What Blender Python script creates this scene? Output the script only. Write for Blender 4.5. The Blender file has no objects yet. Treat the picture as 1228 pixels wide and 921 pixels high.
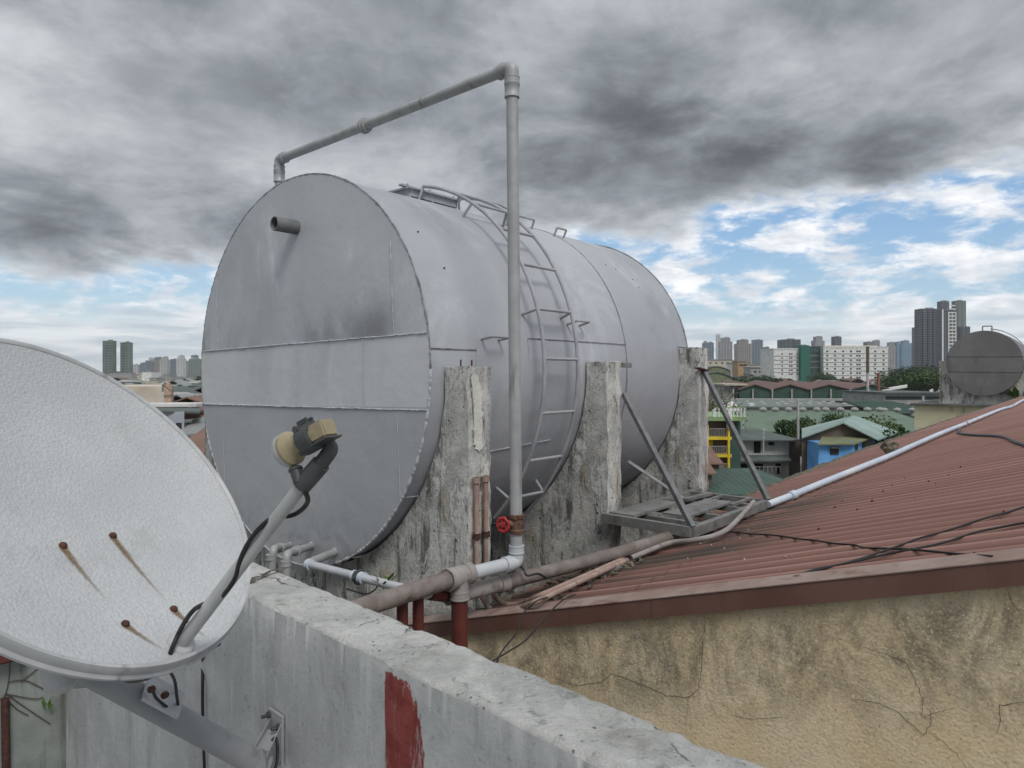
import bpy, bmesh, math, random
from mathutils import Vector, Matrix, noise
random.seed(7)
R_ = math.radians
EYE = 13.0; F = 852.0; U0 = 614.0; V0 = 450.0
CS, SN = .768, .640            # building grid: q runs along the tank's end face, A along the tank
scene = bpy.context.scene
col = scene.collection

def P(u, v, y):                # a point seen in that direction at y metres
    return Vector(((u-U0)/F*y, y, EYE-(v-V0)/F*y))
def B(q, A, z):                # building grid -> world (z counted from eye level)
    return Vector((CS*q+SN*A, -SN*q+CS*A, EYE+z))
def onA(u, v, A):              # (q, z) on the building plane A
    k = (u-U0)/F
    q = A*(k*CS-SN)/(CS+k*SN)
    y = -SN*q+CS*A
    return q, -(v-V0)/F*y
E_ = Vector((CS, -SN, 0)); A_ = Vector((SN, CS, 0)); Z_ = Vector((0, 0, 1))

# ------------------------------------------------------------------ objects
def tag(o, label=None, cat=None, group=None, kind=None):
    if label: o['label'] = label
    if cat: o['category'] = cat
    if group: o['group'] = group
    if kind: o['kind'] = kind
    return o
def thing(name, loc, label, cat, group=None):
    o = bpy.data.objects.new(name, None); col.objects.link(o)
    o.location = loc; o.empty_display_size = .2
    return tag(o, label, cat, group)
def wloc(o):
    v = Vector((0, 0, 0))
    while o: v += o.location; o = o.parent
    return v
def obj(name, bm, mats, parent=None, smooth=False, origin=None, auto=None):
    me = bpy.data.meshes.new(name)
    if parent is not None and origin is None: org = wloc(parent)
    elif origin is not None: org = Vector(origin)
    else:
        xs = [v.co for v in bm.verts]
        mn = Vector([min(c[i] for c in xs) for i in range(3)]); mx = Vector([max(c[i] for c in xs) for i in range(3)])
        org = Vector(((mn.x+mx.x)/2, (mn.y+mx.y)/2, mn.z))
    bmesh.ops.translate(bm, verts=bm.verts, vec=-org)
    bm.normal_update()
    if smooth:
        for f in bm.faces: f.smooth = True
        lim = R_(auto or 40)
        for e in bm.edges:
            if len(e.link_faces) == 2 and e.calc_face_angle(0) > lim: e.smooth = False
    bm.to_mesh(me); bm.free()
    if not isinstance(mats, (list, tuple)): mats = [mats]
    for m in mats: me.materials.append(m)
    o = bpy.data.objects.new(name, me); col.objects.link(o)
    if parent is not None:
        o.parent = parent; o.location = org-wloc(parent)
    else: o.location = org
    return o
def copy_tree(o, parent=None):
    c = o.copy(); col.objects.link(c)
    if parent is not None: c.parent = parent
    for ch in [x for x in o.children]: copy_tree(ch, c)
    return c

# ------------------------------------------------------------------ shapes
def new(): return bmesh.new()
def hexa(bm, p, mi=0):         # p: 8 points, bottom ring then top ring
    vs = [bm.verts.new(c) for c in p]
    for f in ((3,2,1,0), (4,5,6,7), (0,1,5,4), (1,2,6,5), (2,3,7,6), (3,0,4,7)):
        fc = bm.faces.new([vs[i] for i in f]); fc.material_index = mi
    return vs
def bbox(bm, q0, q1, a0, a1, z0, z1, mi=0):
    hexa(bm, [B(q0,a0,z0), B(q1,a0,z0), B(q1,a1,z0), B(q0,a1,z0), B(q0,a0,z1), B(q1,a0,z1), B(q1,a1,z1), B(q0,a1,z1)], mi)
def beam(bm, p0, p1, w, h, up=Z_):
    p0 = Vector(p0); p1 = Vector(p1); d = (p1-p0).normalized()
    s = d.cross(up)
    if s.length < 1e-3: s = d.cross(Vector((1, 0, 0)))
    s.normalize(); t = s.cross(d).normalized()
    s *= w/2; t *= h/2
    hexa(bm, [p0-s-t, p0+s-t, p0+s+t, p0-s+t, p1-s-t, p1+s-t, p1+s+t, p1-s+t])
def obox(bm, c, dx, dy, dz, sx, sy, sz):   # oriented box about centre
    dx = Vector(dx).normalized()*sx/2; dy = Vector(dy).normalized()*sy/2; dz = Vector(dz).normalized()*sz/2; c = Vector(c)
    hexa(bm, [c-dx-dy-dz, c+dx-dy-dz, c+dx+dy-dz, c-dx+dy-dz, c-dx-dy+dz, c+dx-dy+dz, c+dx+dy+dz, c-dx+dy+dz])
def fillet(pts, r, n=6):
    pts = [Vector(p) for p in pts]; out = [pts[0]]
    for i in range(1, len(pts)-1):
        a, b, c = pts[i-1], pts[i], pts[i+1]
        da = (a-b); dc = (c-b); rr = min(r, da.length*.49, dc.length*.49)
        p0 = b+da.normalized()*rr; p1 = b+dc.normalized()*rr
        for k in range(n+1):
            t = k/n; out.append((1-t)**2*p0+2*t*(1-t)*b+t*t*p1)
    out.append(pts[-1]); return out
def spline(pts, n=8):
    pts = [Vector(p) for p in pts]; q = [2*pts[0]-pts[1]]+pts+[2*pts[-1]-pts[-2]]; out = []
    for i in range(1, len(q)-2):
        for k in range(n):
            t = k/n; a, b, c, d = q[i-1:i+3]
            out.append(.5*((2*b)+(c-a)*t+(2*a-5*b+4*c-d)*t*t+(3*b-a-3*c+d)*t**3))
    out.append(pts[-1]); return out
def tube(bm, pts, r, seg=14, caps=True, jit=0, hollow=0):
    pts = [Vector(p) for p in pts]
    rs = r if isinstance(r, (list, tuple)) else [r]*len(pts)
    d0 = (pts[1]-pts[0]).normalized()
    n = d0.cross(Z_)
    if n.length < .05: n = d0.cross(Vector((1, 0, 0)))
    n.normalize(); rings = []
    for i, p in enumerate(pts):
        if i == 0: d = pts[1]-pts[0]
        elif i == len(pts)-1: d = pts[-1]-pts[-2]
        else: d = (pts[i+1]-p).normalized()+(p-pts[i-1]).normalized()
        d.normalize(); n = (n-d*n.dot(d)).normalized(); b = d.cross(n)
        rr = rs[i]*(1+random.uniform(-jit, jit))
        rings.append([bm.verts.new(p+rr*(n*math.cos(2*math.pi*k/seg)+b*math.sin(2*math.pi*k/seg))) for k in range(seg)])
    for a, b in zip(rings, rings[1:]):
        for k in range(seg):
            bm.faces.new([a[k], a[(k+1) % seg], b[(k+1) % seg], b[k]])
    if caps:
        bm.faces.new(rings[0][::-1]); bm.faces.new(rings[-1])
    return rings
def lathe(bm, c, axis, prof, seg=24, caps=True):      # prof: (radius, distance along axis)
    axis = Vector(axis).normalized(); n = axis.cross(Z_)
    if n.length < .05: n = axis.cross(Vector((1, 0, 0)))
    n.normalize(); b = axis.cross(n); rings = []
    for r, h in prof:
        rings.append([bm.verts.new(Vector(c)+axis*h+max(r, 1e-4)*(n*math.cos(2*math.pi*k/seg)+b*math.sin(2*math.pi*k/seg))) for k in range(seg)])
    for a, q in zip(rings, rings[1:]):
        for k in range(seg): bm.faces.new([a[k], a[(k+1) % seg], q[(k+1) % seg], q[k]])
    if caps: bm.faces.new(rings[0][::-1]); bm.faces.new(rings[-1])
def coupling(bm, p, d, r, l, ridge=True):
    d = Vector(d).normalized(); p = Vector(p)
    pr = [(r*.9, -l/2), (r, -l/2), (r, -l/2+l*.15), (r*.96, -l/2+l*.18), (r*.96, l/2-l*.18), (r, l/2-l*.15), (r, l/2), (r*.9, l/2)]
    lathe(bm, p, d, pr, 20)

# ------------------------------------------------------------------ materials
class N:
    def __init__(s, name):
        s.m = bpy.data.materials.new(name); s.m.use_nodes = True; s.t = s.m.node_tree; s.t.nodes.clear()
        s.out = s.t.nodes.new('ShaderNodeOutputMaterial'); s.b = s.t.nodes.new('ShaderNodeBsdfPrincipled')
        s.t.links.new(s.b.outputs[0], s.out.inputs[0])
        s.co = s.t.nodes.new('ShaderNodeTexCoord').outputs['Object']
    def put(s, sock, v):
        if isinstance(v, bpy.types.NodeSocket): s.t.links.new(v, sock)
        elif isinstance(v, (tuple, list)) and sock.type == 'RGBA': sock.default_value = (*v[:3], 1)
        else: sock.default_value = v
    def node(s, t, **k):
        n = s.t.nodes.new(t)
        for a, v in k.items(): setattr(n, a, v)
        return n
    def math(s, op, a, b=0, c=None, clamp=False):
        n = s.node('ShaderNodeMath', operation=op, use_clamp=clamp); s.put(n.inputs[0], a); s.put(n.inputs[1], b)
        if c is not None: s.put(n.inputs[2], c)
        return n.outputs[0]
    def map(s, scale=(1, 1, 1), loc=(0, 0, 0), rot=(0, 0, 0), src=None):
        n = s.node('ShaderNodeMapping'); s.put(n.inputs[0], src or s.co)
        n.inputs['Scale'].default_value = scale; n.inputs['Location'].default_value = loc; n.inputs['Rotation'].default_value = rot
        return n.outputs[0]
    def noise(s, sc, det=4, rough=.55, dist=0, src=None):
        n = s.node('ShaderNodeTexNoise'); s.put(n.inputs['Vector'], src or s.co)
        n.inputs['Scale'].default_value = sc; n.inputs['Detail'].default_value = det; n.inputs['Roughness'].default_value = rough
        n.inputs['Distortion'].default_value = dist
        return n.outputs['Fac']
    def vor(s, sc, feat='F1', src=None, out='Distance'):
        n = s.node('ShaderNodeTexVoronoi', feature=feat); s.put(n.inputs['Vector'], src or s.co); n.inputs['Scale'].default_value = sc
        return n.outputs[out]
    def ramp(s, f, lo, hi, a=0., b=1.):
        n = s.node('ShaderNodeMapRange', interpolation_type='SMOOTHSTEP'); s.put(n.inputs[0], f)
        for i, v in ((1, lo), (2, hi), (3, a), (4, b)): n.inputs[i].default_value = v
        return n.outputs[0]
    def mix(s, f, a, b, mode='MIX'):
        n = s.node('ShaderNodeMix', data_type='RGBA', blend_type=mode); s.put(n.inputs[0], f); s.put(n.inputs[6], a); s.put(n.inputs[7], b)
        return n.outputs[2]
    def sep(s, v=None):
        n = s.node('ShaderNodeSeparateXYZ'); s.put(n.inputs[0], v or s.co); return n.outputs
    def bump(s, h, st=.5, dist=.01, prev=None):
        n = s.node('ShaderNodeBump'); s.put(n.inputs['Height'], h); n.inputs['Strength'].default_value = st; n.inputs['Distance'].default_value = dist
        if prev: s.t.links.new(prev, n.inputs['Normal'])
        return n.outputs[0]
    def fin(s, c, rough=.6, metal=0, nrm=None, spec=.5):
        s.put(s.b.inputs['Base Color'], c); s.put(s.b.inputs['Roughness'], rough); s.put(s.b.inputs['Metallic'], metal)
        s.b.inputs['Specular IOR Level'].default_value = spec
        if nrm: s.t.links.new(nrm, s.b.inputs['Normal'])
        return s.m
def weath(name, c1, c2, sc=2., rough=.7, bump=.2, bsc=40., bd=.004, dirt=None, dsc=(1.2, 1.2, .15), dlo=.5, dhi=.75, metal=0, spec=.4, det=5):
    n = N(name); c = n.mix(n.ramp(n.noise(sc, det), .35, .68), c1, c2)
    if dirt: c = n.mix(n.ramp(n.noise(3, 5, src=n.map(dsc)), dlo, dhi), c, dirt)
    return n.fin(c, rough, metal, n.bump(n.noise(bsc, 4), bump, bd), spec)
def facade(name, wall, glass, px, pz, fx=.5, fz=.5, c2=None, band=None):
    n = N(name); x, y, z = n.sep()[:3]
    h = n.math('FRACT', n.math('DIVIDE', n.math('ADD', x, y), px)); w = n.math('FRACT', n.math('DIVIDE', z, pz))
    m = n.math('MULTIPLY', n.math('LESS_THAN', h, fx), n.math('LESS_THAN', w, fz))
    geo = n.node('ShaderNodeNewGeometry'); nz = n.sep(geo.outputs['Normal'])[2]
    m = n.math('MULTIPLY', m, n.math('LESS_THAN', nz, .5))
    wc = n.mix(n.ramp(n.noise(.05, 3), .4, .6), wall, c2 or wall)
    if band: wc = n.mix(n.math('LESS_THAN', n.math('FRACT', n.math('DIVIDE', n.math('ADD', x, y), px*band[0])), band[1]), wc, band[2])
    return n.fin(n.mix(m, wc, glass), n.math('SUBTRACT', .75, n.math('MULTIPLY', m, .5)))
M = {}
# tank paint: matt aluminium-grey, sprayed in clouds
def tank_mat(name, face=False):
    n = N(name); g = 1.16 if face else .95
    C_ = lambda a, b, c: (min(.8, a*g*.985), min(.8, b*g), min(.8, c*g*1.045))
    base = n.mix(n.ramp(n.noise(.55, 6, .55, .3), .32, .68), C_(.35, .36, .372), C_(.455, .465, .475))
    base = n.mix(n.ramp(n.noise(1.5, 7, .7, .5, n.map((1, 1, .45), (3, 1, 7))), .53, .68, 0, .6), base, C_(.58, .59, .60))
    sm = n.ramp(n.noise(.9, 6, .6, .6, n.map((1, 1, .8), (9, 4, 2))), .52, .76, 0, .6)
    base = n.mix(sm, base, C_(.27, .275, .285))
    base = n.mix(n.ramp(n.noise(2.3, 8, .75, .5, n.map((1, 1, .4), (1, 8, 2))), .58, .74, 0, .22), base, C_(.62, .63, .64))
    if face:
        x, y, z = n.sep()[:3]
        qq = n.math('SUBTRACT', n.math('MULTIPLY', x, CS), n.math('MULTIPLY', y, SN))
        wz = n.math('ADD', z, n.math('MULTIPLY', qq, -.022))
        up = n.ramp(wz, .165, .175); up2 = n.ramp(wz, .18, .50, 1, 0)
        nz = n.ramp(n.noise(1.5, 6, .65, .4, n.map((1, 1, .5), (2, 2, 2))), .40, .60)
        base = n.mix(n.math('MULTIPLY', n.math('MULTIPLY', up, up2), n.math('MULTIPLY', nz, .8)), base, (.22, .225, .24))
        # dark corner of overspray beside the upright seam
        dx = n.math('DIVIDE', n.math('SUBTRACT', qq, .80), .13); dz_ = n.math('DIVIDE', n.math('SUBTRACT', wz, .20), .13)
        gs = n.math('EXPONENT', n.math('MULTIPLY', n.math('ADD', n.math('MULTIPLY', dx, dx), n.math('MULTIPLY', dz_, dz_)), -1))
        base = n.mix(n.math('MULTIPLY', n.math('MULTIPLY', gs, up), .55), base, (.20, .205, .22))
        mid = n.math('MULTIPLY', n.ramp(wz, -.235, -.228), n.ramp(wz, .165, .172, 1, 0))
        base = n.mix(n.math('MULTIPLY', mid, n.ramp(n.noise(1.8, 6, .6, .4, n.map((1, 1, .5), (6, 2, 2))), .32, .62, .15, .75)), base, (.60, .61, .62))
        lowm = n.ramp(wz, -.235, -.228, 1, 0)
        base = n.mix(n.math('MULTIPLY', lowm, .6), base, (.33, .34, .355))
        lo = n.math('MULTIPLY', n.ramp(wz, -1.2, -.75, 1, 0), n.ramp(n.noise(5, 7, .7, .5), .45, .65)); base = n.mix(n.math('MULTIPLY', lo, .45), base, (.16, .16, .165))
    drips = n.ramp(n.noise(9, 6, .7, .2, n.map((1, 1, .07))), .60, .80, 0, .22)
    base = n.mix(drips, base, C_(.29, .285, .28))
    rs = n.math('MULTIPLY', n.ramp(n.noise(7, 8, .8, .3, n.map((1, 1, .12), (4, 4, 1))), .64, .70, 0, .6), n.ramp(n.noise(.9, 2), .5, .6)); base = n.mix(rs, base, (.20, .16, .125))
    r = n.ramp(n.noise(1.2, 4, .6), .35, .7, .46, .64)
    b = n.bump(n.noise(1.7, 5, .55), .5, .035); b = n.bump(n.noise(60, 5, .7), .2, .002, b)
    return n.fin(base, r, .12, b, .35)
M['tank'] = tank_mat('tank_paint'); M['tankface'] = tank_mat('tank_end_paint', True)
M['weld'] = weath('weld_bead', (.50, .52, .55), (.34, .35, .38), 20, .55, .5, 90, .003)
M['rimdark'] = weath('rim_edge', (.30, .31, .33), (.13, .13, .135), 14, .6, .5, 80, .003)
M['galv'] = weath('painted_pipe', (.37, .38, .385), (.31, .315, .32), 9, .5, .3, 60, .001, (.20, .19, .18), (6, 6, .7), .58, .74, metal=.1)
M['ladder'] = weath('ladder_paint', (.36, .37, .39), (.28, .29, .31), 8, .5, .25, 70, .001)
M['pvc'] = weath('pale_pvc', (.40, .42, .45), (.50, .52, .55), 4, .4, .1, 60, .001, (.28, .25, .22), (3, 3, 3), .62, .8)
M['pvcw'] = weath('blue_white_pvc', (.44, .50, .60), (.56, .60, .66), 3, .4, .05, 50, .001, (.35, .33, .31), (2, 2, 2), .6, .8)
M['brownpipe'] = weath('dusty_brown_pipe', (.15, .125, .115), (.225, .195, .185), 9, .75, .4, 60, .002, (.13, .10, .09), (5, 5, 5), .5, .75)
M['greypipe'] = weath('dusty_grey_pipe', (.25, .23, .22), (.32, .30, .29), 9, .75, .4, 60, .002, (.15, .12, .11), (5, 5, 5), .5, .75)
M['redpaint'] = weath('red_oxide', (.085, .02, .017), (.12, .028, .022), 9, .6, .4, 60, .002, (.06, .035, .03), (8, 8, 1.5), .5, .72)
M['terracotta'] = weath('pink_conduit', (.28, .195, .165), (.38, .29, .245), 12, .6, .2, 60, .001, (.20, .12, .09), (9, 9, 1), .5, .75)
M['rust'] = weath('rust', (.04, .02, .016), (.09, .035, .024), 60, .85, .5, 200, .001)
M['valve'] = weath('red_valve_paint', (.42, .03, .03), (.32, .02, .025), 50, .45, .2, 120, .001, (.2, .06, .05), (20, 20, 20), .55, .7)
M['brass'] = weath('brass', (.17, .11, .08), (.12, .06, .045), 50, .6, .3, 120, .001, (.10, .03, .02), (20, 20, 20), .5, .6, metal=.3)
M['steel'] = weath('weathered_bare_steel', (.20, .20, .195), (.14, .14, .14), 9, .7, .4, 60, .002, (.10, .085, .07), (5, 5, 5), .52, .75)
M['angle'] = weath('grey_angle_iron', (.17, .175, .18), (.11, .115, .12), 14, .65, .4, 70, .002)
M['rubber'] = weath('black_cable', (.012, .012, .013), (.02, .02, .022), 20, .45, .1, 90, .001)
M['plastic_dk'] = weath('dark_plastic', (.045, .05, .052), (.065, .07, .072), 30, .5, .3, 120, .001)
M['lnb'] = weath('yellowed_plastic', (.33, .285, .185), (.26, .22, .14), 22, .4, .15, 90, .001, (.20, .14, .07), (12, 12, 12), .6, .8)
M['lnbcap'] = weath('grey_plastic_cap', (.35, .36, .36), (.45, .46, .46), 30, .4, .1, 90, .001)
M['arm'] = weath('pale_arm_paint', (.36, .37, .375), (.45, .46, .46), 8, .38, .15, 80, .001, (.30, .30, .29), (9, 9, 9), .62, .8)
M['mast'] = weath('grey_mast_paint', (.30, .31, .32), (.24, .25, .26), 6, .5, .2, 70, .001, (.16, .16, .16), (4, 4, 4), .58, .75)
M['leaf'] = weath('leaf_green', (.05, .11, .02), (.09, .17, .04), 30, .5, .2, 60, .001)
# dish skin: hammered powder coat
n = N('dish_skin')
c = n.mix(n.ramp(n.noise(3.5, 6), .35, .7), (.40, .41, .42), (.48, .49, .50))
hm_ = n.vor(190, 'SMOOTH_F1')
c = n.mix(n.ramp(hm_, .25, .6, 0, .4), c, (.33, .355, .365))
c = n.mix(n.ramp(n.noise(6, 8, .78), .52, .68, 0, .5), c, (.32, .325, .325))
c = n.mix(n.ramp(n.vor(9), .0, .018, 1, 0), c, (.2, .2, .2))
M['dish'] = n.fin(c, .40, 0, n.bump(n.math('ADD', n.math('MULTIPLY', hm_, -1), n.math('MULTIPLY', n.noise(160, 2, .5), .6)), .55, .0024), .5)
M['dishrim'] = weath('dish_rim', (.34, .35, .36), (.44, .45, .46), 12, .45, .2, 60, .001, (.16, .16, .16), (7, 7, 7), .55, .75)
n = N('sticker_ghost'); M['ghost'] = n.fin(n.mix(n.noise(200, 2), (.50, .54, .58), (.58, .61, .64)), .5, 0, n.bump(n.noise(90, 2), .25, .003))
n = N('rust_streak'); at = n.node('ShaderNodeVertexColor', layer_name='fade').outputs[0]
M['streak'] = n.fin(n.mix(n.ramp(n.noise(400, 2), .4, .6), (.10, .05, .02), (.26, .17, .06)), .6)
n.put(n.b.inputs['Alpha'], n.math('MULTIPLY', at, .9))
# stained cast concrete of the saddles
def conc(name, base, pale, dark, warm, s=1.):
    n = N(name)
    c = n.mix(n.ramp(n.noise(3.4*s, 8, .66, .6), .36, .62), base, pale)
    c = n.mix(n.ramp(n.noise(2.3*s, 7, .7, .7, n.map((1, 1, .7), (4, 8, 1))), .54, .66, 0, .75), c, warm)
    v1 = n.noise(7.5*s, 8, .74, .5, n.map((1, 1, .13), (1, 3, 0)))
    c = n.mix(n.ramp(v1, .50, .60, 0, .9), c, dark)
    c = n.mix(n.ramp(n.noise(5*s, 8, .75, 1.0, n.map((1, 1, .7), (11, 3, 6))), .58, .65, 0, .8), c, dark)
    pp_ = n.noise(4.2*s, 9, .78, .4, n.map((1, 1, .55), (21, 9, 4)))
    c = n.mix(n.ramp(pp_, .515, .535, 0, .85), c, (.60, .60, .575))
    c = n.mix(n.math('MULTIPLY', n.ramp(pp_, .485, .515), n.ramp(pp_, .515, .53, .5, 0)), c, dark)
    c = n.mix(n.ramp(n.noise(8*s, 9, .8, .6, n.map((1, 1, .3), (31, 2, 4))), .56, .62, 0, .85), c, dark)
    v2 = n.noise(9*s, 8, .75, .4, n.map((1.2, 1.2, .16), (7, 2, 5)))
    c = n.mix(n.ramp(v2, .56, .63, 0, .95), c, (.64, .63, .59))
    pits = n.math('MULTIPLY', n.ramp(n.vor(22*s, src=n.map((1, 1, .8))), .05, .24, 1, 0), n.ramp(n.noise(3*s, 5), .56, .60))
    c = n.mix(n.math('MULTIPLY', pits, .9), c, (.045, .04, .035))
    c = n.mix(n.ramp(n.noise(60*s, 5, .75), .56, .66, 0, .6), c, dark)
    h = n.math('SUBTRACT', n.noise(22*s, 8, .75), n.math('MULTIPLY', pits, .8))
    return n.fin(c, .9, 0, n.bump(h, .85, .016), .25)
M['saddle'] = conc('stained_concrete', (.40, .405, .395), (.60, .595, .57), (.10, .097, .09), (.44, .37, .27))
M['farconc'] = conc('pale_stained_concrete', (.40, .40, .38), (.58, .57, .54), (.13, .125, .115), (.44, .41, .33), .45)
# parapet top: raw cement
n = N('cement_top')
c = n.mix(n.ramp(n.noise(5, 8, .68, .5), .38, .62), (.50, .505, .49), (.66, .66, .64))
c = n.mix(n.ramp(n.noise(13, 8, .75, .6), .55, .66, 0, .75), c, (.24, .245, .235))
c = n.mix(n.ramp(n.noise(26, 8, .8, .4, n.map((1, 1, 1), (3, 1, 2))), .56, .66, 0, .85), c, (.60, .61, .60))
c = n.mix(n.ramp(n.noise(95, 5, .8), .59, .68, 0, .7), c, (.18, .18, .165))
c = n.mix(n.ramp(n.noise(3.1, 5, .65, .4, n.map((1, 1, 1), (5, 5, 5))), .56, .64, 0, .5), c, (.36, .35, .30))
wv = n.node('ShaderNodeVectorMath', operation='ADD'); cw = n.node('ShaderNodeTexNoise'); n.put(cw.inputs['Vector'], n.co); cw.inputs['Scale'].default_value = 9; cw.inputs['Detail'].default_value = 5
sc_ = n.node('ShaderNodeVectorMath', operation='SCALE'); n.put(sc_.inputs[0], cw.outputs['Color']); sc_.inputs['Scale'].default_value = .12; n.put(wv.inputs[0], n.co); n.put(wv.inputs[1], sc_.outputs[0])
cr = n.ramp(n.vor(3.1, 'DISTANCE_TO_EDGE', wv.outputs[0]), 0, .010, 1, 0)
cr = n.math('MULTIPLY', cr, n.ramp(n.noise(2.2, 3), .56, .60))
c = n.mix(n.math('MULTIPLY', cr, .75), c, (.05, .05, .045))
pit = n.math('MULTIPLY', n.ramp(n.vor(55), .05, .28, 1, 0), n.ramp(n.noise(8, 4), .5, .6)); c = n.mix(n.math('MULTIPLY', pit, .7), c, (.10, .10, .09))
h = n.math('SUBTRACT', n.math('ADD', n.noise(38, 8, .8, .4), n.math('MULTIPLY', n.noise(170, 4, .7), .4)), n.math('ADD', cr, n.math('MULTIPLY', pit, .6)))
M['cement'] = n.fin(c, .92, 0, n.bump(h, 1., .014), .25)
# inner face: pale blue-grey limewash with water streaks
n = N('washed_wall')
c = n.mix(n.ramp(n.noise(3, 8, .66, .5), .36, .64), (.36, .37, .375), (.47, .48, .485))
c = n.mix(n.ramp(n.noise(6, 8, .74, .4, n.map((1, 1, .2), (1, 0, 2))), .50, .66, 0, .5), c, (.22, .225, .23))
c = n.mix(n.ramp(n.noise(16, 8, .75, .3, n.map((1, 1, .09), (6, 1, 2))), .54, .66, 0, .6), c, (.54, .56, .575))
c = n.mix(n.ramp(n.noise(6, 8, .75, .8, n.map((1, 1, .7), (2, 5, 8))), .56, .66, 0, .5), c, (.50, .52, .53))
c = n.mix(n.ramp(n.noise(45, 6, .78), .57, .67, 0, .6), c, (.16, .17, .17))
x, y, z = n.sep()[:3]
q_ = n.math('SUBTRACT', n.math('MULTIPLY', x, .714), n.math('MULTIPLY', y, .70))
wn = n.math('MULTIPLY', n.math('SUBTRACT', n.noise(30, 8, .8, .3, n.map((1, 1, .3))), .5), .07)
t_ = n.math('MAXIMUM', n.math('DIVIDE', n.math('SUBTRACT', .945, n.math('ADD', z, wn)), .18), 0)
qR = n.math('ADD', -.342, n.math('MULTIPLY', n.math('POWER', t_, .17), .145))
dR = n.math('SUBTRACT', n.math('ADD', q_, wn), qR); dL = n.math('ADD', n.math('ADD', q_, n.math('MULTIPLY', wn, .3)), .342)
pm_ = n.math('MULTIPLY', n.math('MULTIPLY', n.ramp(dR, -.003, .002, 1, 0), n.ramp(dL, -.001, .003)), n.math('GREATER_THAN', t_, 0))
brush = n.ramp(n.noise(30, 9, .82, .2, n.map((1, 1, .18), (2, 2, 2))), .54, .62)
pm_ = n.math('MULTIPLY', pm_, n.math('SUBTRACT', 1, n.math('MULTIPLY', brush, .75)))
c = n.mix(pm_, c, n.mix(n.ramp(n.noise(18, 5, .6), .4, .6), (.17, .030, .026), (.24, .055, .048)))
M['wash'] = n.fin(c, .8, 0, n.bump(n.math('ADD', n.noise(30, 8, .75), n.math('ADD', n.math('MULTIPLY', n.noise(8, 4, .5, 0, n.map((1, 1, .2))), .8), n.math('MULTIPLY', pm_, .25))), .55, .008), .3)
# roughcast cream render
n = N('cream_roughcast')
c = n.mix(n.ramp(n.noise(3.2, 8, .66, .5), .36, .64), (.86, .69, .44), (.93, .79, .56))
z = n.sep()[2]; x, y = n.sep()[:2]
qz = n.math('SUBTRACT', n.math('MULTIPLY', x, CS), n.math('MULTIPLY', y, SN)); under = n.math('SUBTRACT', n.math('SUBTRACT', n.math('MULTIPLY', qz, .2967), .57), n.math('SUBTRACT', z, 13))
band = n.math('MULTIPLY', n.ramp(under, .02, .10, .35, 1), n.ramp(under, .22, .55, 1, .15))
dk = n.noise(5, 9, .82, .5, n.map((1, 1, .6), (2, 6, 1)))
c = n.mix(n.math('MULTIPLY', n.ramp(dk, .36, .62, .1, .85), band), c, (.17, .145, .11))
c = n.mix(n.ramp(n.noise(4, 8, .72, .7, n.map((1, 1, .6), (8, 2, 3))), .56, .68, 0, .45), c, (.42, .34, .235))
gr = n.vor(95, 'SMOOTH_F1'); gn = n.noise(55, 6, .78)
c = n.mix(n.ramp(n.math('MULTIPLY', gr, gn), .22, .36, 0, .22), c, (.34, .27, .18))
c = n.mix(n.ramp(n.noise(100, 4, .7, .0, n.map((1, 1, 1), (3, 3, 3))), .55, .66, 0, .75), c, (.86, .75, .55))
c = n.mix(n.ramp(n.noise(90, 4, .7, .0, n.map((1, 1, 1), (9, 3, 3))), .60, .68, 0, .7), c, (.20, .16, .10))
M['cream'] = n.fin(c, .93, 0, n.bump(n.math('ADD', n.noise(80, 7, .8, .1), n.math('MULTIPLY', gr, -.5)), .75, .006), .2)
M['crack'] = weath('crack_shadow', (.06, .05, .04), (.12, .10, .075), 30, .95, .1)
M['repaint'] = weath('red_brown_paint', (.23, .045, .04), (.30, .08, .07), 25, .55, .5, 60, .002, (.34, .30, .30), (14, 14, 1.5), .66, .74)
# roof sheet
QOFF = 0
AOFF = 20*.999424
n = N('red_roof_sheet'); x, y, z = n.sep()[:3]
qq = n.math('SUBTRACT', n.math('MULTIPLY', x, CS), n.math('MULTIPLY', y, SN)); aa = n.math('ADD', n.math('MULTIPLY', x, SN), n.math('MULTIPLY', y, CS))
cb = n.node('ShaderNodeCombineXYZ'); n.put(cb.inputs[0], n.math('MULTIPLY', qq, .09)); n.put(cb.inputs[1], aa); qa = cb.outputs[0]
c = n.mix(n.ramp(n.noise(1.1, 6, .65, .3, qa), .34, .66), (.165, .078, .062), (.235, .125, .100))
sh = n.node('ShaderNodeTexWhiteNoise', noise_dimensions='1D'); n.put(sh.inputs['W'], n.math('FLOOR', n.math('DIVIDE', aa, .76)))
c = n.mix(n.math('MULTIPLY', sh.outputs[0], .35), c, (.235, .135, .112))
rb_ = n.node('ShaderNodeTexWhiteNoise', noise_dimensions='1D'); n.put(rb_.inputs['W'], n.math('FLOOR', n.math('DIVIDE', n.math('ADD', aa, AOFF), .14)))
c = n.mix(n.math('MULTIPLY', rb_.outputs[0], .35), c, (.15, .085, .07))
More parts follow.
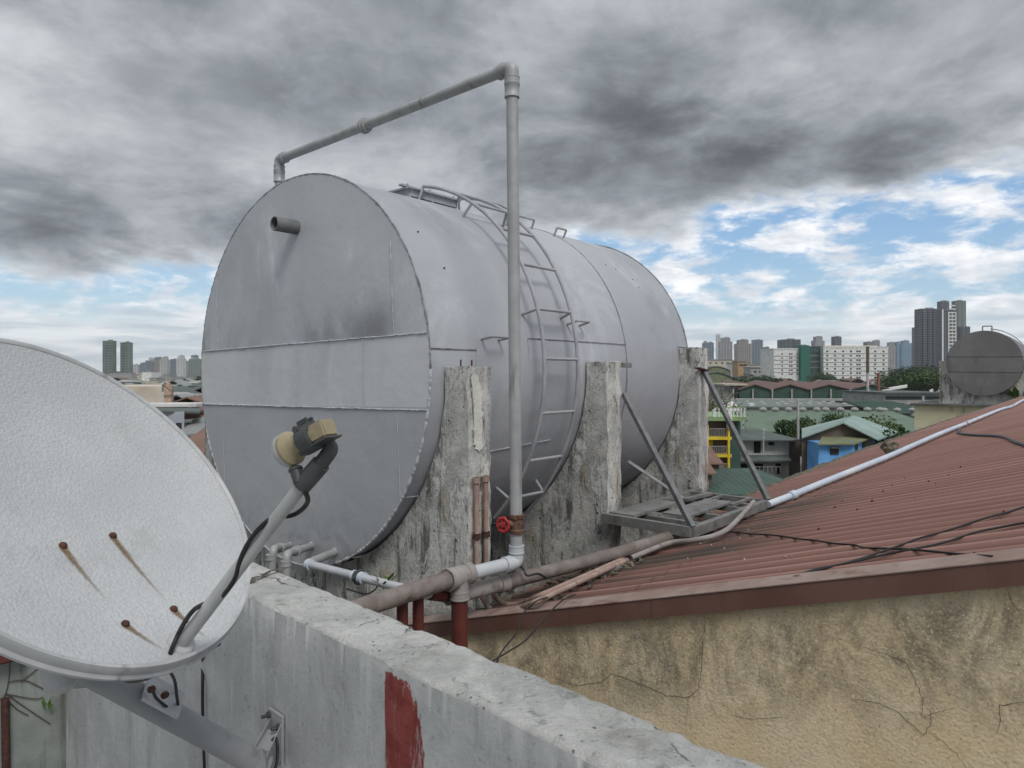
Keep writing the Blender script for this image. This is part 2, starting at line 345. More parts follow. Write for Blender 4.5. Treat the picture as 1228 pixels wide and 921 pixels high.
# rib shading painted in along with grime: dark valleys, light crests
wv_ = n.math('SINE', n.math('MULTIPLY', n.math('ADD', aa, 0), 2*math.pi/.14))
AOFF = 20*.999424
AW = n.math('DIVIDE', n.math('ADD', aa, AOFF), .999424)
ph = n.math('SINE', n.math('MULTIPLY', AW, 2*math.pi/.14))
gv = n.math('MULTIPLY', n.ramp(ph, -.6, .45, 1, 0), n.ramp(n.noise(2.2, 4, .6, .1, qa), .30, .62, .6, 1))
c = n.mix(n.math('MULTIPLY', gv, .85), c, (.085, .045, .037))
c = n.mix(n.math('MULTIPLY', n.ramp(ph, .55, 1), n.ramp(n.noise(3, 5, .6, .1, qa), .4, .65, .2, .65)), c, (.37, .215, .178))
c = n.mix(n.ramp(n.noise(2.5, 5, .6, .1, qa), .54, .74, 0, .35), c, (.15, .085, .07))
c = n.mix(n.ramp(n.noise(45, 6, .78, 0), .56, .68, 0, .6), c, (.13, .09, .08))
lap = n.math('ABSOLUTE', n.math('SUBTRACT', n.math('FRACT', n.math('DIVIDE', n.math('ADD', qq, n.math('ADD', 20.9, n.math('MULTIPLY', sh.outputs[0], .03))), 1.83)), .5))
c = n.mix(n.math('MULTIPLY', n.ramp(lap, .0, .006, 1, 0), .6), c, (.07, .04, .03))
# wet, mossy stretch under the bracket frame
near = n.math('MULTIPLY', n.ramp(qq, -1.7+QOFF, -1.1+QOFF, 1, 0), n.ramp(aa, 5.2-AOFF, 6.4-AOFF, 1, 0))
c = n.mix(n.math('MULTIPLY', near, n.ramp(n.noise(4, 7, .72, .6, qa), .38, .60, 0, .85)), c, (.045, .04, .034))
M['roof'] = n.fin(c, .68, 0, n.bump(n.noise(25, 6, .7), .35, .005), .3)
M['fascia'] = weath('brown_red_fascia', (.13, .065, .052), (.165, .09, .072), 4, .5, .15, 40, .002, (.085, .04, .032), (3, 3, .5), .55, .75)
M['flash'] = weath('dusty_flashing', (.24, .165, .14), (.31, .24, .21), 5, .7, .25, 40, .003, (.17, .10, .08), (4, 4, 4), .5, .75)
M['litter'] = weath('dark_leaf_litter', (.05, .05, .035), (.16, .14, .11), 22, .95, .6, 60, .01)
M['deck'] = weath('dark_cement', (.09, .09, .085), (.16, .155, .145), 2, .9, .5, 30, .006)  # dark cement tone for the slab and roof edge
M['floor'] = weath('roof_deck_cement', (.28, .28, .27), (.38, .38, .37), 2, .9, .4, 30, .006)
# town
M['ground'] = weath('town_ground', (.16, .16, .15), (.07, .09, .05), .02, .95, 0, 1, .01, (.28, .27, .25), (.03, .03, .03), .55, .62)
M['road'] = weath('asphalt', (.05, .05, .05), (.07, .07, .068), .3, .9, .1, 5)
def flat(name, c, k=.72, rough=.75, sc=.6): M[name] = weath(name.replace('-', '_'), c, tuple(x*k for x in c), sc, rough, .1, 8, .01); return M[name]
for nm, c in dict(w_white=(.74, .74, .72), w_cream=(.5, .46, .36), w_grey=(.34, .34, .33), w_beige=(.58, .50, .42), w_lilac=(.42, .44, .50), w_blue=(.13, .36, .72),
                  w_yellow=(.72, .53, .03), w_lime=(.25, .38, .17), w_teal=(.05, .10, .09), w_brown=(.13, .10, .08), w_orange=(.42, .26, .13),
                  r_green=(.085, .17, .12), r_dkgreen=(.035, .075, .055), r_slate=(.10, .12, .115), r_red=(.16, .095, .08), r_mint=(.36, .46, .43), r_grey=(.26, .27, .27), r_gg=(.17, .20, .175),
                  r_olive=(.17, .19, .11), r_rust=(.20, .12, .09), r_white=(.66, .66, .64), big_green=(.12, .18, .12), net_green=(.02, .14, .10), glassdk=(.03, .035, .04),
                  dark=(.02, .02, .02), post=(.45, .45, .43), bark=(.10, .075, .05), brick=(.22, .11, .07)).items(): flat(nm, c)
# near roof has real ribs with painted shading; far sheets get a bump
for nm, c in (('sheet_green', (.04, .08, .06)), ('sheet_mint', (.27, .36, .33)), ('sheet_dkgreen', (.04, .085, .06)), ('sheet_biggreen', (.125, .185, .125))):
    n = N(nm); x, y, z = n.sep()[:3]
    w = n.math('SINE', n.math('MULTIPLY', n.math('ADD', x, n.math('MULTIPLY', y, .0)), 14))
    M[nm] = n.fin(n.mix(n.ramp(n.noise(.35, 5, .65, .3), .3, .7), c, tuple(k*.7 for k in c)), .6, 0, n.bump(w, .4, .03))
n = N('rubble_stone'); v = n.vor(2.2, 'DISTANCE_TO_EDGE'); vc = n.vor(2.2, out='Color')
M['rubble'] = n.fin(n.mix(n.ramp(v, .02, .08), (.12, .09, .07), n.mix(n.ramp(n.noise(3, 3), .4, .6), (.42, .30, .22), (.30, .22, .18))), .9, 0, n.bump(v, .8, .05))
def leafmat(name, a, b):
    n = N(name); m = n.fin(n.mix(n.ramp(n.noise(.55, 3), .35, .65), a, b), .65); n.b.inputs['Specular IOR Level'].default_value = .2
    M[name] = m
leafmat('crown_dark', (.022, .045, .014), (.055, .09, .028)); leafmat('crown_mid', (.04, .075, .02), (.09, .13, .04)); leafmat('crown_dry', (.09, .085, .04), (.15, .13, .07))
T_PAL = dict(bl=((.16, .19, .23), (.06, .08, .11)), gr=((.30, .29, .28), (.12, .12, .13)), lt=((.46, .44, .41), (.20, .20, .21)), dk=((.09, .10, .115), (.04, .045, .055)),
             gn=((.17, .20, .18), (.08, .10, .09)), br=((.26, .22, .19), (.11, .10, .10)), cy=((.17, .27, .36), (.08, .14, .20)), wh=((.58, .57, .55), (.24, .25, .27)))
for k, (a, b) in T_PAL.items(): M['t_'+k] = facade('tower_'+k, a, b, 5.5, 3.2, .55, .55, tuple(x*.85 for x in a))
M['t_twin'] = facade('tower_green_glass', (.17, .20, .175), (.09, .115, .10), 3.2, 3.3, .62, .55, (.13, .155, .14), (4, .12, (.24, .26, .24)))
M['t_big'] = facade('tower_charcoal', (.075, .08, .09), (.035, .038, .045), 3.4, 3.2, .6, .5, (.085, .09, .10), (5, .07, (.20, .21, .22)))
M['t_frame'] = facade('tower_white_grid', (.62, .62, .62), (.05, .055, .065), 5.0, 6.0, .62, .66)

M['tank2'] = weath('second_tank_paint', (.15, .15, .152), (.19, .19, .19), 1.2, .6, .2, 20, .01, (.12, .12, .12), (1, 1, .3), .56, .75)
M['t2'] = M['tank2']
M['cream2'] = weath('cream_wall', (.50, .47, .32), (.60, .57, .42), .8, .9, .3, 15, .01, (.30, .27, .20), (1, 1, .4), .55, .75)
SKX, SKY, PFX, PFY, ZEN, SUNE, EXPO = 1.0, 4.0, 2.0, 1.0, 2.1, 1.6, 0.3
M['washdk'] = weath('shaded_wall', (.17, .19, .18), (.25, .27, .26), 4, .85, .5, 40, .006, (.10, .105, .09), (4, 4, .6), .48, .68)  # return wall: corner shade painted in as a darker colour
# =================================================================== THE BIG TANK
TR = 1.25; TQ = -4.032; TA = 2.653; TL = 3.10; TZ = .033
def T(th, rad, A): t = R_(th); return B(TQ+rad*math.cos(t), A, TZ+rad*math.sin(t))
def tank_shell(bm, nq=144, na=60, R=TR, A0=TA, L=TL, c=None, amp=.004, caps=False):
    rings = []
    for i in range(na+1):
        A = A0+L*i/na; ring = []
        for k in range(nq):
            th = 2*math.pi*k/nq
            w = noise.noise(Vector((math.cos(th)*1.6, math.sin(th)*1.6, A*1.3)))*amp
            # slight step of the lapped sheets either side of the girth seam
            lap = .004 if A < A0+.662*L else 0
            r = R+w-lap
            ring.append(bm.verts.new(B(c[0]+r*math.cos(th), A, c[1]+r*math.sin(th))))
        rings.append(ring)
    for a, b in zip(rings, rings[1:]):
        for k in range(nq): bm.faces.new([a[k], a[(k+1) % nq], b[(k+1) % nq], b[k]])
    return rings
def tank_end(bm, R, A, c, back=False, nr=22, nq=144, amp=.006):
    cen = bm.verts.new(B(c[0], A, c[1])); prev = None
    for i in range(1, nr+1):
        r = R*i/nr; ring = []
        for k in range(nq):
            th = 2*math.pi*k/nq; x = r*math.cos(th); z = r*math.sin(th)
            w = noise.noise(Vector((x*1.3, z*1.3, 4)))*amp*(1-(i/nr)**4)
            rr = 1+(.0025*noise.noise(Vector((math.cos(th)*9, math.sin(th)*9, 3))) if i == nr else 0)
            ring.append(bm.verts.new(B(c[0]+x*rr, A-w, c[1]+z*rr)))
        for k in range(nq):
            if prev is None: f = [cen, ring[(k+1) % nq], ring[k]]
            else: f = [prev[k], prev[(k+1) % nq], ring[(k+1) % nq], ring[k]]
            bm.faces.new(f if back else f[::-1])
        prev = ring
tank = thing('water_tank', B(TQ, TA+TL/2, TZ-TR), 'large grey-painted steel tank on three concrete saddles, with a ladder on its side', 'water tank')
bm = new(); tank_shell(bm, c=(TQ, TZ)); obj('shell', bm, M['tank'], tank, True, auto=60)
bm = new(); tank_end(bm, TR+.006, TA-.008, (TQ, TZ)); endp = obj('end_plate', bm, M['tankface'], tank, True, origin=B(TQ, TA, TZ), auto=60)
endp['label'] = 'near end plate with two welded seams and dark overspray'
bm = new(); tank_end(bm, TR, TA+TL+.006, (TQ, TZ), True); e2 = obj('end_plate', bm, M['tank'], tank, True, auto=60); e2['label'] = 'far end plate'
def facept(u, v, off=-.012): q, z = onA(u, v, TA); return B(q, TA+off, z)
def weld_line(bm, p0, p1, n, r, j):
    p0 = Vector(p0); p1 = Vector(p1)
    pts = [p0.lerp(p1, i/n)+Vector((0, 0, random.uniform(-j, j))) for i in range(n+1)]
    tube(bm, pts, r, 6, True, .35)
for (a, b) in (((244.5, 421.5), (513.5, 399)), ((244, 484.5), (514, 492))):
    bm = new(); weld_line(bm, facept(*a), facept(*b), 150, .0045, .002); obj('weld_seam', bm, M['weld'], tank)
for pts, r in ((((470, 291), (472, 350), (474, 396)), .003), (((263, 322), (262, 360), (264, 410)), .003), (((437, 404), (438, 490)), .002), (((478, 496), (482, 600)), .0022), (((268, 490), (272, 590)), .0018)):
    bm = new()
    for a, b in zip(pts, pts[1:]): weld_line(bm, facept(*a), facept(*b), 40, r, .0015)
    obj('weld_seam', bm, M['tankface'] if r < .0025 else M['weld'], tank)
def arc(A, t0, t1, rad, n): return [T(t0+(t1-t0)*i/n, rad, A) for i in range(n+1)]
bm = new(); tube(bm, arc(TA-.004, 0, 200, TR+.005, 260), .0065, 6, True, .3); obj('rim', bm, M['rimdark'], tank)
bm = new(); tube(bm, arc(TA-.004, -160, 0, TR+.005, 260), .0075, 6, True, .4); obj('rim', bm, M['weld'], tank)
bm = new(); tube(bm, arc(TA+TL, -60, 160, TR+.002, 120), .006, 6, True, .3); obj('rim', bm, M['rimdark'], tank)
def seam(A0, t0, A1, t1, r=.003, mat='weld'):
    bm = new(); n = 60
    tube(bm, [T(t0+(t1-t0)*i/n, TR+.001, A0+(A1-A0)*i/n) for i in range(n+1)], r, 6, True, .3); obj('weld_seam', bm, M[mat], tank)
seam(TA+2.053, -70, TA+2.053, 120, .0035, 'rimdark')
seam(TA+.37, -75, TA+.37, 6, .0025); seam(TA, 5.2, TA+.37, 5.2, .0035, 'rimdark')
seam(TA+.86, 9.3, TA+2.05, 9.3, .003, 'rimdark'); seam(TA+.86, 9.3, TA+.86, 3, .002); seam(TA+2.05, 9.3, TA+2.05, -40, .003, 'rimdark')
seam(TA+.37, -24, TA+1.2, -22, .003); seam(TA+TL-.2, 9.6, TA+TL, 9.6, .003, 'rimdark'); seam(TA+TL-.2, 9.6, TA+TL-.2, -30, .002)
seam(TA+.02, -35, TA+.37, -36, .0025)
# overflow stub through the near end
bm = new(); s0 = facept(357, 273, 0); s1 = s0-A_*.17
lathe(bm, s0, -A_, [(.046, -.02), (.046, .168), (.043, .172), (.037, .17), (.037, .04)], 28)
obj('overflow_pipe', bm, M['angle'], tank, True)
# ladder
LA0, LA1, LR = TA+.876, TA+1.24, TR+.105
bm = new()
for A in (LA0, LA1):
    tube(bm, arc(A, -46, 79, LR, 60), .0125, 8, True)
ladder = obj('ladder', bm, M['ladder'], tank, True)
for th in (-38, -25.2, -11.6, 3.0, 16.5, 30, 43.5, 57, 70):
    bm = new(); tube(bm, [T(th, LR, LA0), T(th, LR, LA1)], .0105, 8); obj('rung', bm, M['ladder'], ladder, True)
for th in (79, 57, 16.5, -38):
    for A in (LA0, LA1):
        bm = new(); d = -.03 if A == LA0 else .03
        tube(bm, [T(th, LR, A), T(th, TR-.01, A+d)], .010, 8); obj('standoff', bm, M['ladder'], ladder, True)
# grab rail beside the ladder head
bm = new(); tube(bm, fillet([T(88, TR, LA1+.14), T(88, TR+.11, LA1+.14)]+arc(LA1+.14, 84, 62, TR+.11, 14)+[T(60, TR, LA1+.14)], .02), .011, 8); obj('grab_rail', bm, M['ladder'], tank, True)
# hatch on the crown
bm = new()
for r0, r1, h0, h1 in ((0, .30, 0, .05), (0, .33, .05, .062)):
    c0 = Vector(B(TQ, TA+1.02, TZ+TR)); obox(bm, c0+Z_*(h0+h1)/2, E_, A_, Z_, r1*1.5, r1*1.6, h1-h0)
obj('hatch', bm, M['ladder'], tank)
for a0, a1 in ((.78, .78), (1.0, 1.0), (1.25, 1.25)):
    bm = new(); beam(bm, T(80, TR-.01, TA+a0), T(82, TR+.10, TA+a0), .03, .012, A_); obj('hatch_bracket', bm, M['ladder'], tank)
bm = new(); beam(bm, T(82, TR+.085, TA+.72), T(82, TR+.085, TA+1.3), .035, .012); obj('hatch_bar', bm, M['ladder'], tank)
# small U brackets welded to the shell
for th, a, w in ((8.2, .50, .15), (14.6, 1.40, .15), (17.2, 1.02, .0), (62, 2.08, .13), (66, 1.72, .2)):
    if w == 0: continue
    h = .085 if th < 50 else .07
    bm = new(); tube(bm, fillet([T(th, TR-.01, TA+a-w/2), T(th, TR+h, TA+a-w/2), T(th, TR+h, TA+a+w/2), T(th, TR-.01, TA+a+w/2)], .01, 3), .0085, 8); obj('bracket', bm, M['ladder'], tank, True)
# bolts / lugs on the shell
for th, a in ((44, 2.3), (42.5, 2.42), (38, 2.58), (34, 2.60), (40, .18), (28, .25), (2, 1.03), (-52, .5)):
    bm = new(); lathe(bm, T(th, TR-.003, TA+a), T(th, 1, 0)-T(th, 0, 0), [(.005, 0), (.005, .007), (.003, .009)], 8); obj('lug', bm, M['rust'], tank)

# =================================================================== SADDLES
def saddle(a0, a1, ztop, label, zb=-1.72, R=TR+.012, c=(TQ, TZ), qo=1.426, m='saddle', seed=0, qo_l=None, ztl=None):
    root = thing('concrete_saddle', B(c[0], (a0+a1)/2, zb), label, 'concrete support', 'concrete saddles under the tank')
    zt = ztop-c[1]; t_r = math.asin(zt/R)
    qs = [qo*k/1 for k in ()]
    th = [t_r-(math.pi/2+t_r)*i/44 for i in range(45)]
    half = [(R*math.cos(t), R*math.sin(t)) for t in th]
    cols = [(qo-(qo-half[0][0])*i/8, zt+.004*noise.noise(Vector((i*3.1, seed, 0)))) for i in range(8)]
    # the cut edge of the cradle may run past the top where the tank is below centre
    cols += half
    full = cols+[(-q, z) for q, z in cols[::-1][1:]]
    nr = 46; grid = {}
    bm = new()
    for side, A in ((0, a0), (1, a1)):
        for i, (q, z) in enumerate(full):
            for j in range(nr+1):
                zz = (zb-c[1])+(z-(zb-c[1]))*j/nr
                p = Vector((q*2.2, zz*2.2, A*3+seed))
                edge = 1 if (i < 1 or i > len(full)-2 or j == nr) else 0
                d = .010*noise.noise(p)+.005*noise.noise(p*4)+edge*.008*noise.noise(p*9)
                dz = edge*.012*noise.noise(p*6) if j == nr and (i < 9 or i > len(full)-10) else 0
                dq = .012*noise.noise(p*5+Vector((5, 5, 5)))*edge if (i == 0 or i == len(full)-1) else 0
                grid[side, i, j] = bm.verts.new(B(c[0]+q+dq, A+(d if side == 0 else -d), c[1]+zz+dz))
    W = len(full)
    for side in (0, 1):
        for i in range(W-1):
            for j in range(nr):
                f = [grid[side, i, j], grid[side, i, j+1], grid[side, i+1, j+1], grid[side, i+1, j]]
                bm.faces.new(f[::-1] if side else f)
    for i in range(W-1):
        bm.faces.new([grid[0, i, nr], grid[1, i, nr], grid[1, i+1, nr], grid[0, i+1, nr]])
        bm.faces.new([grid[0, i, 0], grid[0, i+1, 0], grid[1, i+1, 0], grid[1, i, 0]])
    for i in (0, W-1):
        for j in range(nr):
            f = [grid[0, i, j], grid[1, i, j], grid[1, i, j+1], grid[0, i, j+1]]
            bm.faces.new(f if i == 0 else f[::-1])
    obj('wall', bm, M[m], root, True, auto=50)
    return root
S1 = saddle(TA+.107, TA+.29, .045, 'nearest concrete saddle under the grey tank, streaked white, carrying two pink conduits', seed=1)
S2 = saddle(TA+1.49, TA+1.67, .095, 'middle concrete saddle under the grey tank, grey with dark cracks', seed=2)
S3 = saddle(TA+2.92, TA+3.10, .235, 'farthest concrete saddle under the grey tank, dark and mossy beside the steel bracket frame', seed=3)
for k, (q, A) in enumerate(((-2.70, TA+.15), (-2.665, TA+.20))):
    bm = new(); tube(bm, [B(q, A, .03), B(q, A, .085)], .005, 6); obj('rebar', bm, M['rust'], S1)
def splat(pts, A, d, n=5, jit=.006, seed=0, q=None):
    """ragged thin patch lying on a building plane; pts in (q,z) (plane A) or (A,z) (plane q)"""
    bm = new(); out = []
    m = len(pts)
    for i in range(m):
        a, b = pts[i], pts[(i+1) % m]
        for k in range(n):
            t = k/n; x = a[0]+(b[0]-a[0])*t; z = a[1]+(b[1]-a[1])*t
            out.append((x+jit*noise.noise(Vector((x*60, z*60, seed))), z+jit*noise.noise(Vector((x*60, z*60, seed+9)))))
    if q is None: lo = [B(x, A, z) for x, z in out]; hi = [B(x, A-d, z) for x, z in out]
    else: lo = [B(q, x, z) for x, z in out]; hi = [B(q+d, x, z) for x, z in out]
    v0 = [bm.verts.new(p) for p in lo]; v1 = [bm.verts.new(p) for p in hi]
    bm.faces.new(v1); 
    for i in range(len(out)): bm.faces.new([v0[i], v0[(i+1) % len(out)], v1[(i+1) % len(out)], v1[i]])
    bmesh.ops.triangulate(bm, faces=bm.faces[:]); bmesh.ops.recalc_face_normals(bm, faces=bm.faces[:])
    return bm
M['plaster'] = weath('white_plaster', (.55, .54, .50), (.68, .67, .63), 14, .9, .7, 60, .006, (.22, .20, .18), (9, 9, 1.2), .56, .72)
qq0 = -2.603
bm = splat([(2.775, .03), (2.83, .0), (2.86, -.08), (2.875, -.25), (2.89, -.38), (2.84, -.41), (2.80, -.36), (2.80, -.2), (2.785, -.08)], 0, .004, 14, .022, 3, q=qq0); obj('plaster_patch', bm, M['plaster'], S1)
bm = splat([(2.855, -.5), (2.925, -.48), (2.93, -.8), (2.925, -1.1), (2.89, -1.12), (2.88, -.8), (2.86, -.65)], 0, .004, 14, .020, 5, q=qq0); obj('plaster_patch', bm, M['plaster'], S1)
# flat bar left on the middle saddle
bm = new(); beam(bm, B(-2.66, TA+1.55, .075), B(-2.60, TA+1.80, .070), .012, .035); tag(obj('flat_bar', bm, M['steel'], S2))

# deck the saddles stand on, and the body of that building
bm = new(); bbox(bm, -6.6, -2.62, 1.9, 7.4, -2.0, -1.722); bbox(bm, -6.5, -2.75, 2.0, 7.3, -12.98, -2.0, 1)
tb = thing('tank_building', B(-4.5, 4.6, -13), 'dim grey building whose flat slab carries the concrete saddles of the large tank', 'building')
obj('slab', bm, [M['deck'], M['w_grey']], tb)

# =================================================================== RED-ROOFED NEIGHBOUR
ZE = [(-5, -1.30), (2.65, -1.28), (4, -1.245), (5.2, -1.21), (7, -1.135), (10.7, -1.055), (20, -.97), (37, -.88), (60, -.80)]
def ze(A):
    for (a, x), (b, y) in zip(ZE, ZE[1:]):
        if A <= b: t = (A-a)/(b-a); return x+(y-x)*t
    return ZE[-1][1]
RQ = 2.2
def rz(q, A): return ze(A)+.2967*(min(q, 2*RQ-q)+2.6)
def on_roof(u, v, off=.0):
    k = (u-U0)/F; m = -(v-V0)/F; y = 1.2; prev = 1
    while y < 45:
        x = k*y; q = CS*x-SN*y; A = SN*x+CS*y
        if m*y < rz(q, A)+off and A > 2.66: return B(q, A, rz(q, A)+off)
        y += .01
    return P(u, v, 30)
nb = thing('red_roofed_building', B(0, 20, -13), 'neighbouring building with a rusty red corrugated roof and a cracked cream roughcast wall', 'building')
bm = new(); pitch = .14; na = int((41-2.70)/pitch*10); qsn = [-2.58, -2.3, -1.9, -1.4, -.9, -.4, .2, .9, 1.6, RQ]
rows = []
for i in range(na+1):
    A = 2.705+(41-2.705)*i/na; w = .013*math.sin(2*math.pi*A/pitch)
    sheet = math.floor(A/.76); sag = .004*math.sin(sheet*12.9)
    row = [bm.verts.new(B(q, A, rz(q, A)-.004+w+sag+.006*noise.noise(Vector((q*1.1, A*.5, 2))))) for q in qsn]
    row += [bm.verts.new(B(2*RQ-q, A, rz(q, A)-.004+w+sag)) for q in (.9, -.9, -2.58)]
    rows.append(row)
for a, b in zip(rows, rows[1:]):
    for k in range(len(a)-1): bm.faces.new([a[k], a[k+1], b[k+1], b[k]])
roof = obj('roof', bm, M['roof'], nb, True, auto=80)
bm = new()
ql = [-3.25, -2.6, -1.6, -.6, .4, 1.4, RQ]
for qa, qb in zip(ql, ql[1:]):
    za, zb = rz(qa, 2.65)+.004, rz(qb, 2.65)+.004; h = .078
    hexa(bm, [B(qa, 2.65, za-h), B(qb, 2.65, zb-h), B(qb, 2.662, zb-h), B(qa, 2.662, za-h), B(qa, 2.65, za), B(qb, 2.65, zb), B(qb, 2.662, zb), B(qa, 2.662, za)])
bmesh.ops.remove_doubles(bm, verts=bm.verts, dist=1e-4)
obj('fascia', bm, M['fascia'], nb)
bm = new()
for qa, qb in zip(ql, ql[1:]):
    za, zb = rz(qa, 2.65)+.0055, rz(qb, 2.65)+.0055
    hexa(bm, [B(qa, 2.646, za), B(qb, 2.646, zb), B(qb, 2.745, zb+.016), B(qa, 2.745, za+.016), B(qa, 2.646, za+.004), B(qb, 2.646, zb+.004), B(qb, 2.745, zb+.020), B(qa, 2.745, za+.020)])
obj('flashing', bm, M['flash'], nb)
# gable wall and side walls
bm = new(); WA = 2.685
top = [(q, rz(q, 2.65)-.06) for q in (-3.2, -2.6, -1.6, -.6, .4, 1.4, RQ)]+[(2*RQ+3.2-.0, rz(-3.2, 2.65)-.06)]
for (qa, za), (qb, zb) in zip(top, top[1:]):
    hexa(bm, [B(qa, WA, -12.98), B(qb, WA, -12.98), B(qb, WA+.15, -12.98), B(qa, WA+.15, -12.98), B(qa, WA, za), B(qb, WA, zb), B(qb, WA+.15, zb), B(qa, WA+.15, za)])
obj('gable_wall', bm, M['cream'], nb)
bm = new(); bbox(bm, -2.5, -2.35, 2.85, 41, -12.98, -1.42); bbox(bm, 6.75, 6.9, 2.85, 41, -12.98, -1.42); bbox(bm, -2.35, 6.75, 40.8, 40.95, -12.98, -1.3); obj('side_wall', bm, M['cream'], nb)
# cracks in the render
def crack(pix, w=.004):
    bm = new(); pts = [onA(u, v, WA) for u, v in pix]; fine = []
    for a, b in zip(pts, pts[1:]):
        n = max(2, int(math.hypot(a[0]-b[0], a[1]-b[1])/.012))
        for k in range(n):
            t = k/n; x = a[0]+(b[0]-a[0])*t; z = a[1]+(b[1]-a[1])*t
            fine.append((x+.006*noise.noise(Vector((x*70, z*70, 1))), z+.006*noise.noise(Vector((x*70, z*70, 8)))))
    fine.append(pts[-1]); n = len(fine); L = []; Rr = []
    for i, (x, z) in enumerate(fine):
        a = fine[max(0, i-1)]; b = fine[min(n-1, i+1)]; dx, dz = b[0]-a[0], b[1]-a[1]; l = math.hypot(dx, dz) or 1
        ww = w*.55*(.25+.75*math.sin(math.pi*min(1, max(0, (i+.5)/n)))**.5)*(.5+.7*abs(noise.noise(Vector((i*.37, w*900, 0)))))/2
        L.append(bm.verts.new(B(x-dz/l*ww, WA-.0025, z+dx/l*ww))); Rr.append(bm.verts.new(B(x+dz/l*ww, WA-.0025, z-dx/l*ww)))
    for i in range(n-1): bm.faces.new([L[i], L[i+1], Rr[i+1], Rr[i]])
    obj('crack', bm, M['crack'], nb)
for c_, w in ((((665, 772), (668, 790), (664, 812), (690, 822), (722, 818), (733, 808), (748, 812), (780, 825), (800, 834), (826, 836), (838, 826), (842, 800), (843, 765), (846, 740)), .006),
             (((826, 836), (824, 860), (822, 880)), .003), (((850, 836), (858, 856), (872, 868)), .0035), (((872, 856), (900, 862), (940, 860)), .0045),
             (((1035, 776), (1050, 780), (1085, 793), (1098, 815), (1108, 840), (1104, 858), (1116, 862)), .0055),
             (((1020, 838), (1050, 842), (1075, 852), (1090, 866), (1108, 882), (1118, 866), (1116, 850)), .006),
             (((1112, 878), (1130, 888), (1148, 904), (1162, 925)), .0045), (((1208, 706), (1214, 722), (1226, 738)), .004), (((1195, 880), (1200, 862), (1198, 845), (1228, 842)), .005),
             (((1078, 852), (1110, 858), (1150, 846)), .003), (((735, 880), (742, 850), (735, 836)), .002), (((905, 780), (912, 812), (903, 850)), .002)):
    crack(c_, w)
# roof screws with rust rings
scr = None
for u, v in ((1204, 613.5), (1200.5, 623), (1180, 651.5), (1168.5, 664.5), (1138, 570), (1097, 598), (1059, 589), (1010, 601), (1163, 550), (1114, 577), (1122, 580), (1152, 560), (1001, 608), (982, 634), (1028, 611), (1046, 600), (1070, 582), (1085, 574)):
    p = on_roof(u, v, .008)
    if scr is None:
        bm = new(); lathe(bm, p, Z_, [(.006, -.008), (.006, .0), (.0035, .002), (.0035, .005), (.002, .006)], 10); scr = obj('roof_screw', bm, M['rust'], roof, origin=p)
    else:
        s = scr.copy(); col.objects.link(s); s.parent = roof; s.location = p-wloc(roof)
# rough flashing and leaf litter along the eave
bm = new(); random.seed(3)
Av = [2.9+.09*i*(1+i*.006) for i in range(230)]; Av = [a for a in Av if a < 41]
pr = []
for i, A in enumerate(Av):
    h = .012+.018*max(0, noise.noise(Vector((A*2.3, 0, 5)))+.3)+.010*random.random(); w = .03+.02*random.random(); z = rz(-2.6, A)
    if A < 6: h *= .5
    pr.append([bm.verts.new(B(-2.63-w*.5, A, z-.02)), bm.verts.new(B(-2.62, A, z+h)), bm.verts.new(B(-2.60+w*.4, A, z+h*.9)), bm.verts.new(B(-2.57+w, A, z+.006))])
for a, b in zip(pr, pr[1:]):
    for k in range(3): bm.faces.new([a[k], a[k+1], b[k+1], b[k]])
obj('eave_flashing', bm, M['litter'], nb)

# =================================================================== PARAPET IN FRONT
PC, PS = .714, .700
def W(q, A, z): return Vector((PC*q+PS*A, -PS*q+PC*A, EYE+z))
PA1, PA2, PZ = .956, 1.142, -.65
pw = thing('parapet_wall', W(-1, 1.05, -1.62), 'thick concrete parapet with a chipped bare top and streaky pale painted inner face', 'wall')
bm = new()
prof = []                                     # (A, z, kind) across the wall
for j in range(26): prof.append((PA1, -2.45+(1.79)*j/25, 0))
for a, z in ((PA1+.002, -.656), (PA1+.006, -.652)): prof.append((a, z, 1))
for j in range(1, 20): prof.append((PA1+.006+(PA2-PA1-.012)*j/20, PZ, 2))
for a, z in ((PA2-.006, -.652), (PA2-.002, -.656)): prof.append((a, z, 1))
for j in range(8): prof.append((PA2, -.665-(1.9)*j/7, 3))
Nq = 560; q0, q1 = -4.0, 1.3; rowsP = []
for i in range(Nq+1):
    q = q0+(q1-q0)*i/Nq; row = []
    for (A, z, kd) in prof:
        p = Vector((q, A, z)); dA = dz = 0
        if kd == 2:
            t = (A-PA1)/(PA2-PA1)
            dz = .007*noise.noise(p*6)+.004*noise.noise(p*22)+.0022*noise.noise(p*70)
            # spalled patch towards the right-hand end
            hole = noise.noise(Vector((q*5+3, A*7, 1)))+.6*noise.noise(Vector((q*19, A*19, 2)))
            near = math.exp(-((q+.95)/.35)**2)
            dz -= max(0, hole-.12)*.020*(.25+near)
        if kd in (1, 2):
            de = min(A-PA1, PA2-A)
            chip = max(0, noise.noise(Vector((q*9, A*3, 7)))+.55*noise.noise(Vector((q*31, A*9, 3)))-.02)
            dz -= chip*.030*math.exp(-de/.012)
            dA += chip*.010*math.exp(-de/.010)*(1 if A < (PA1+PA2)/2 else -1)
            dA += .006*noise.noise(Vector((q*3.5, A*2, 20)))*math.exp(-de/.03)
        if kd == 0: dA = .004*noise.noise(p*3)+.0015*noise.noise(p*14)+(.006*noise.noise(Vector((q*3.5, A*2, 20))) if z > -.75 else 0)
        if kd == 3: dA = .006*noise.noise(p*5)
        row.append(bm.verts.new(W(q, A+dA, z+dz)))
    rowsP.append(row)
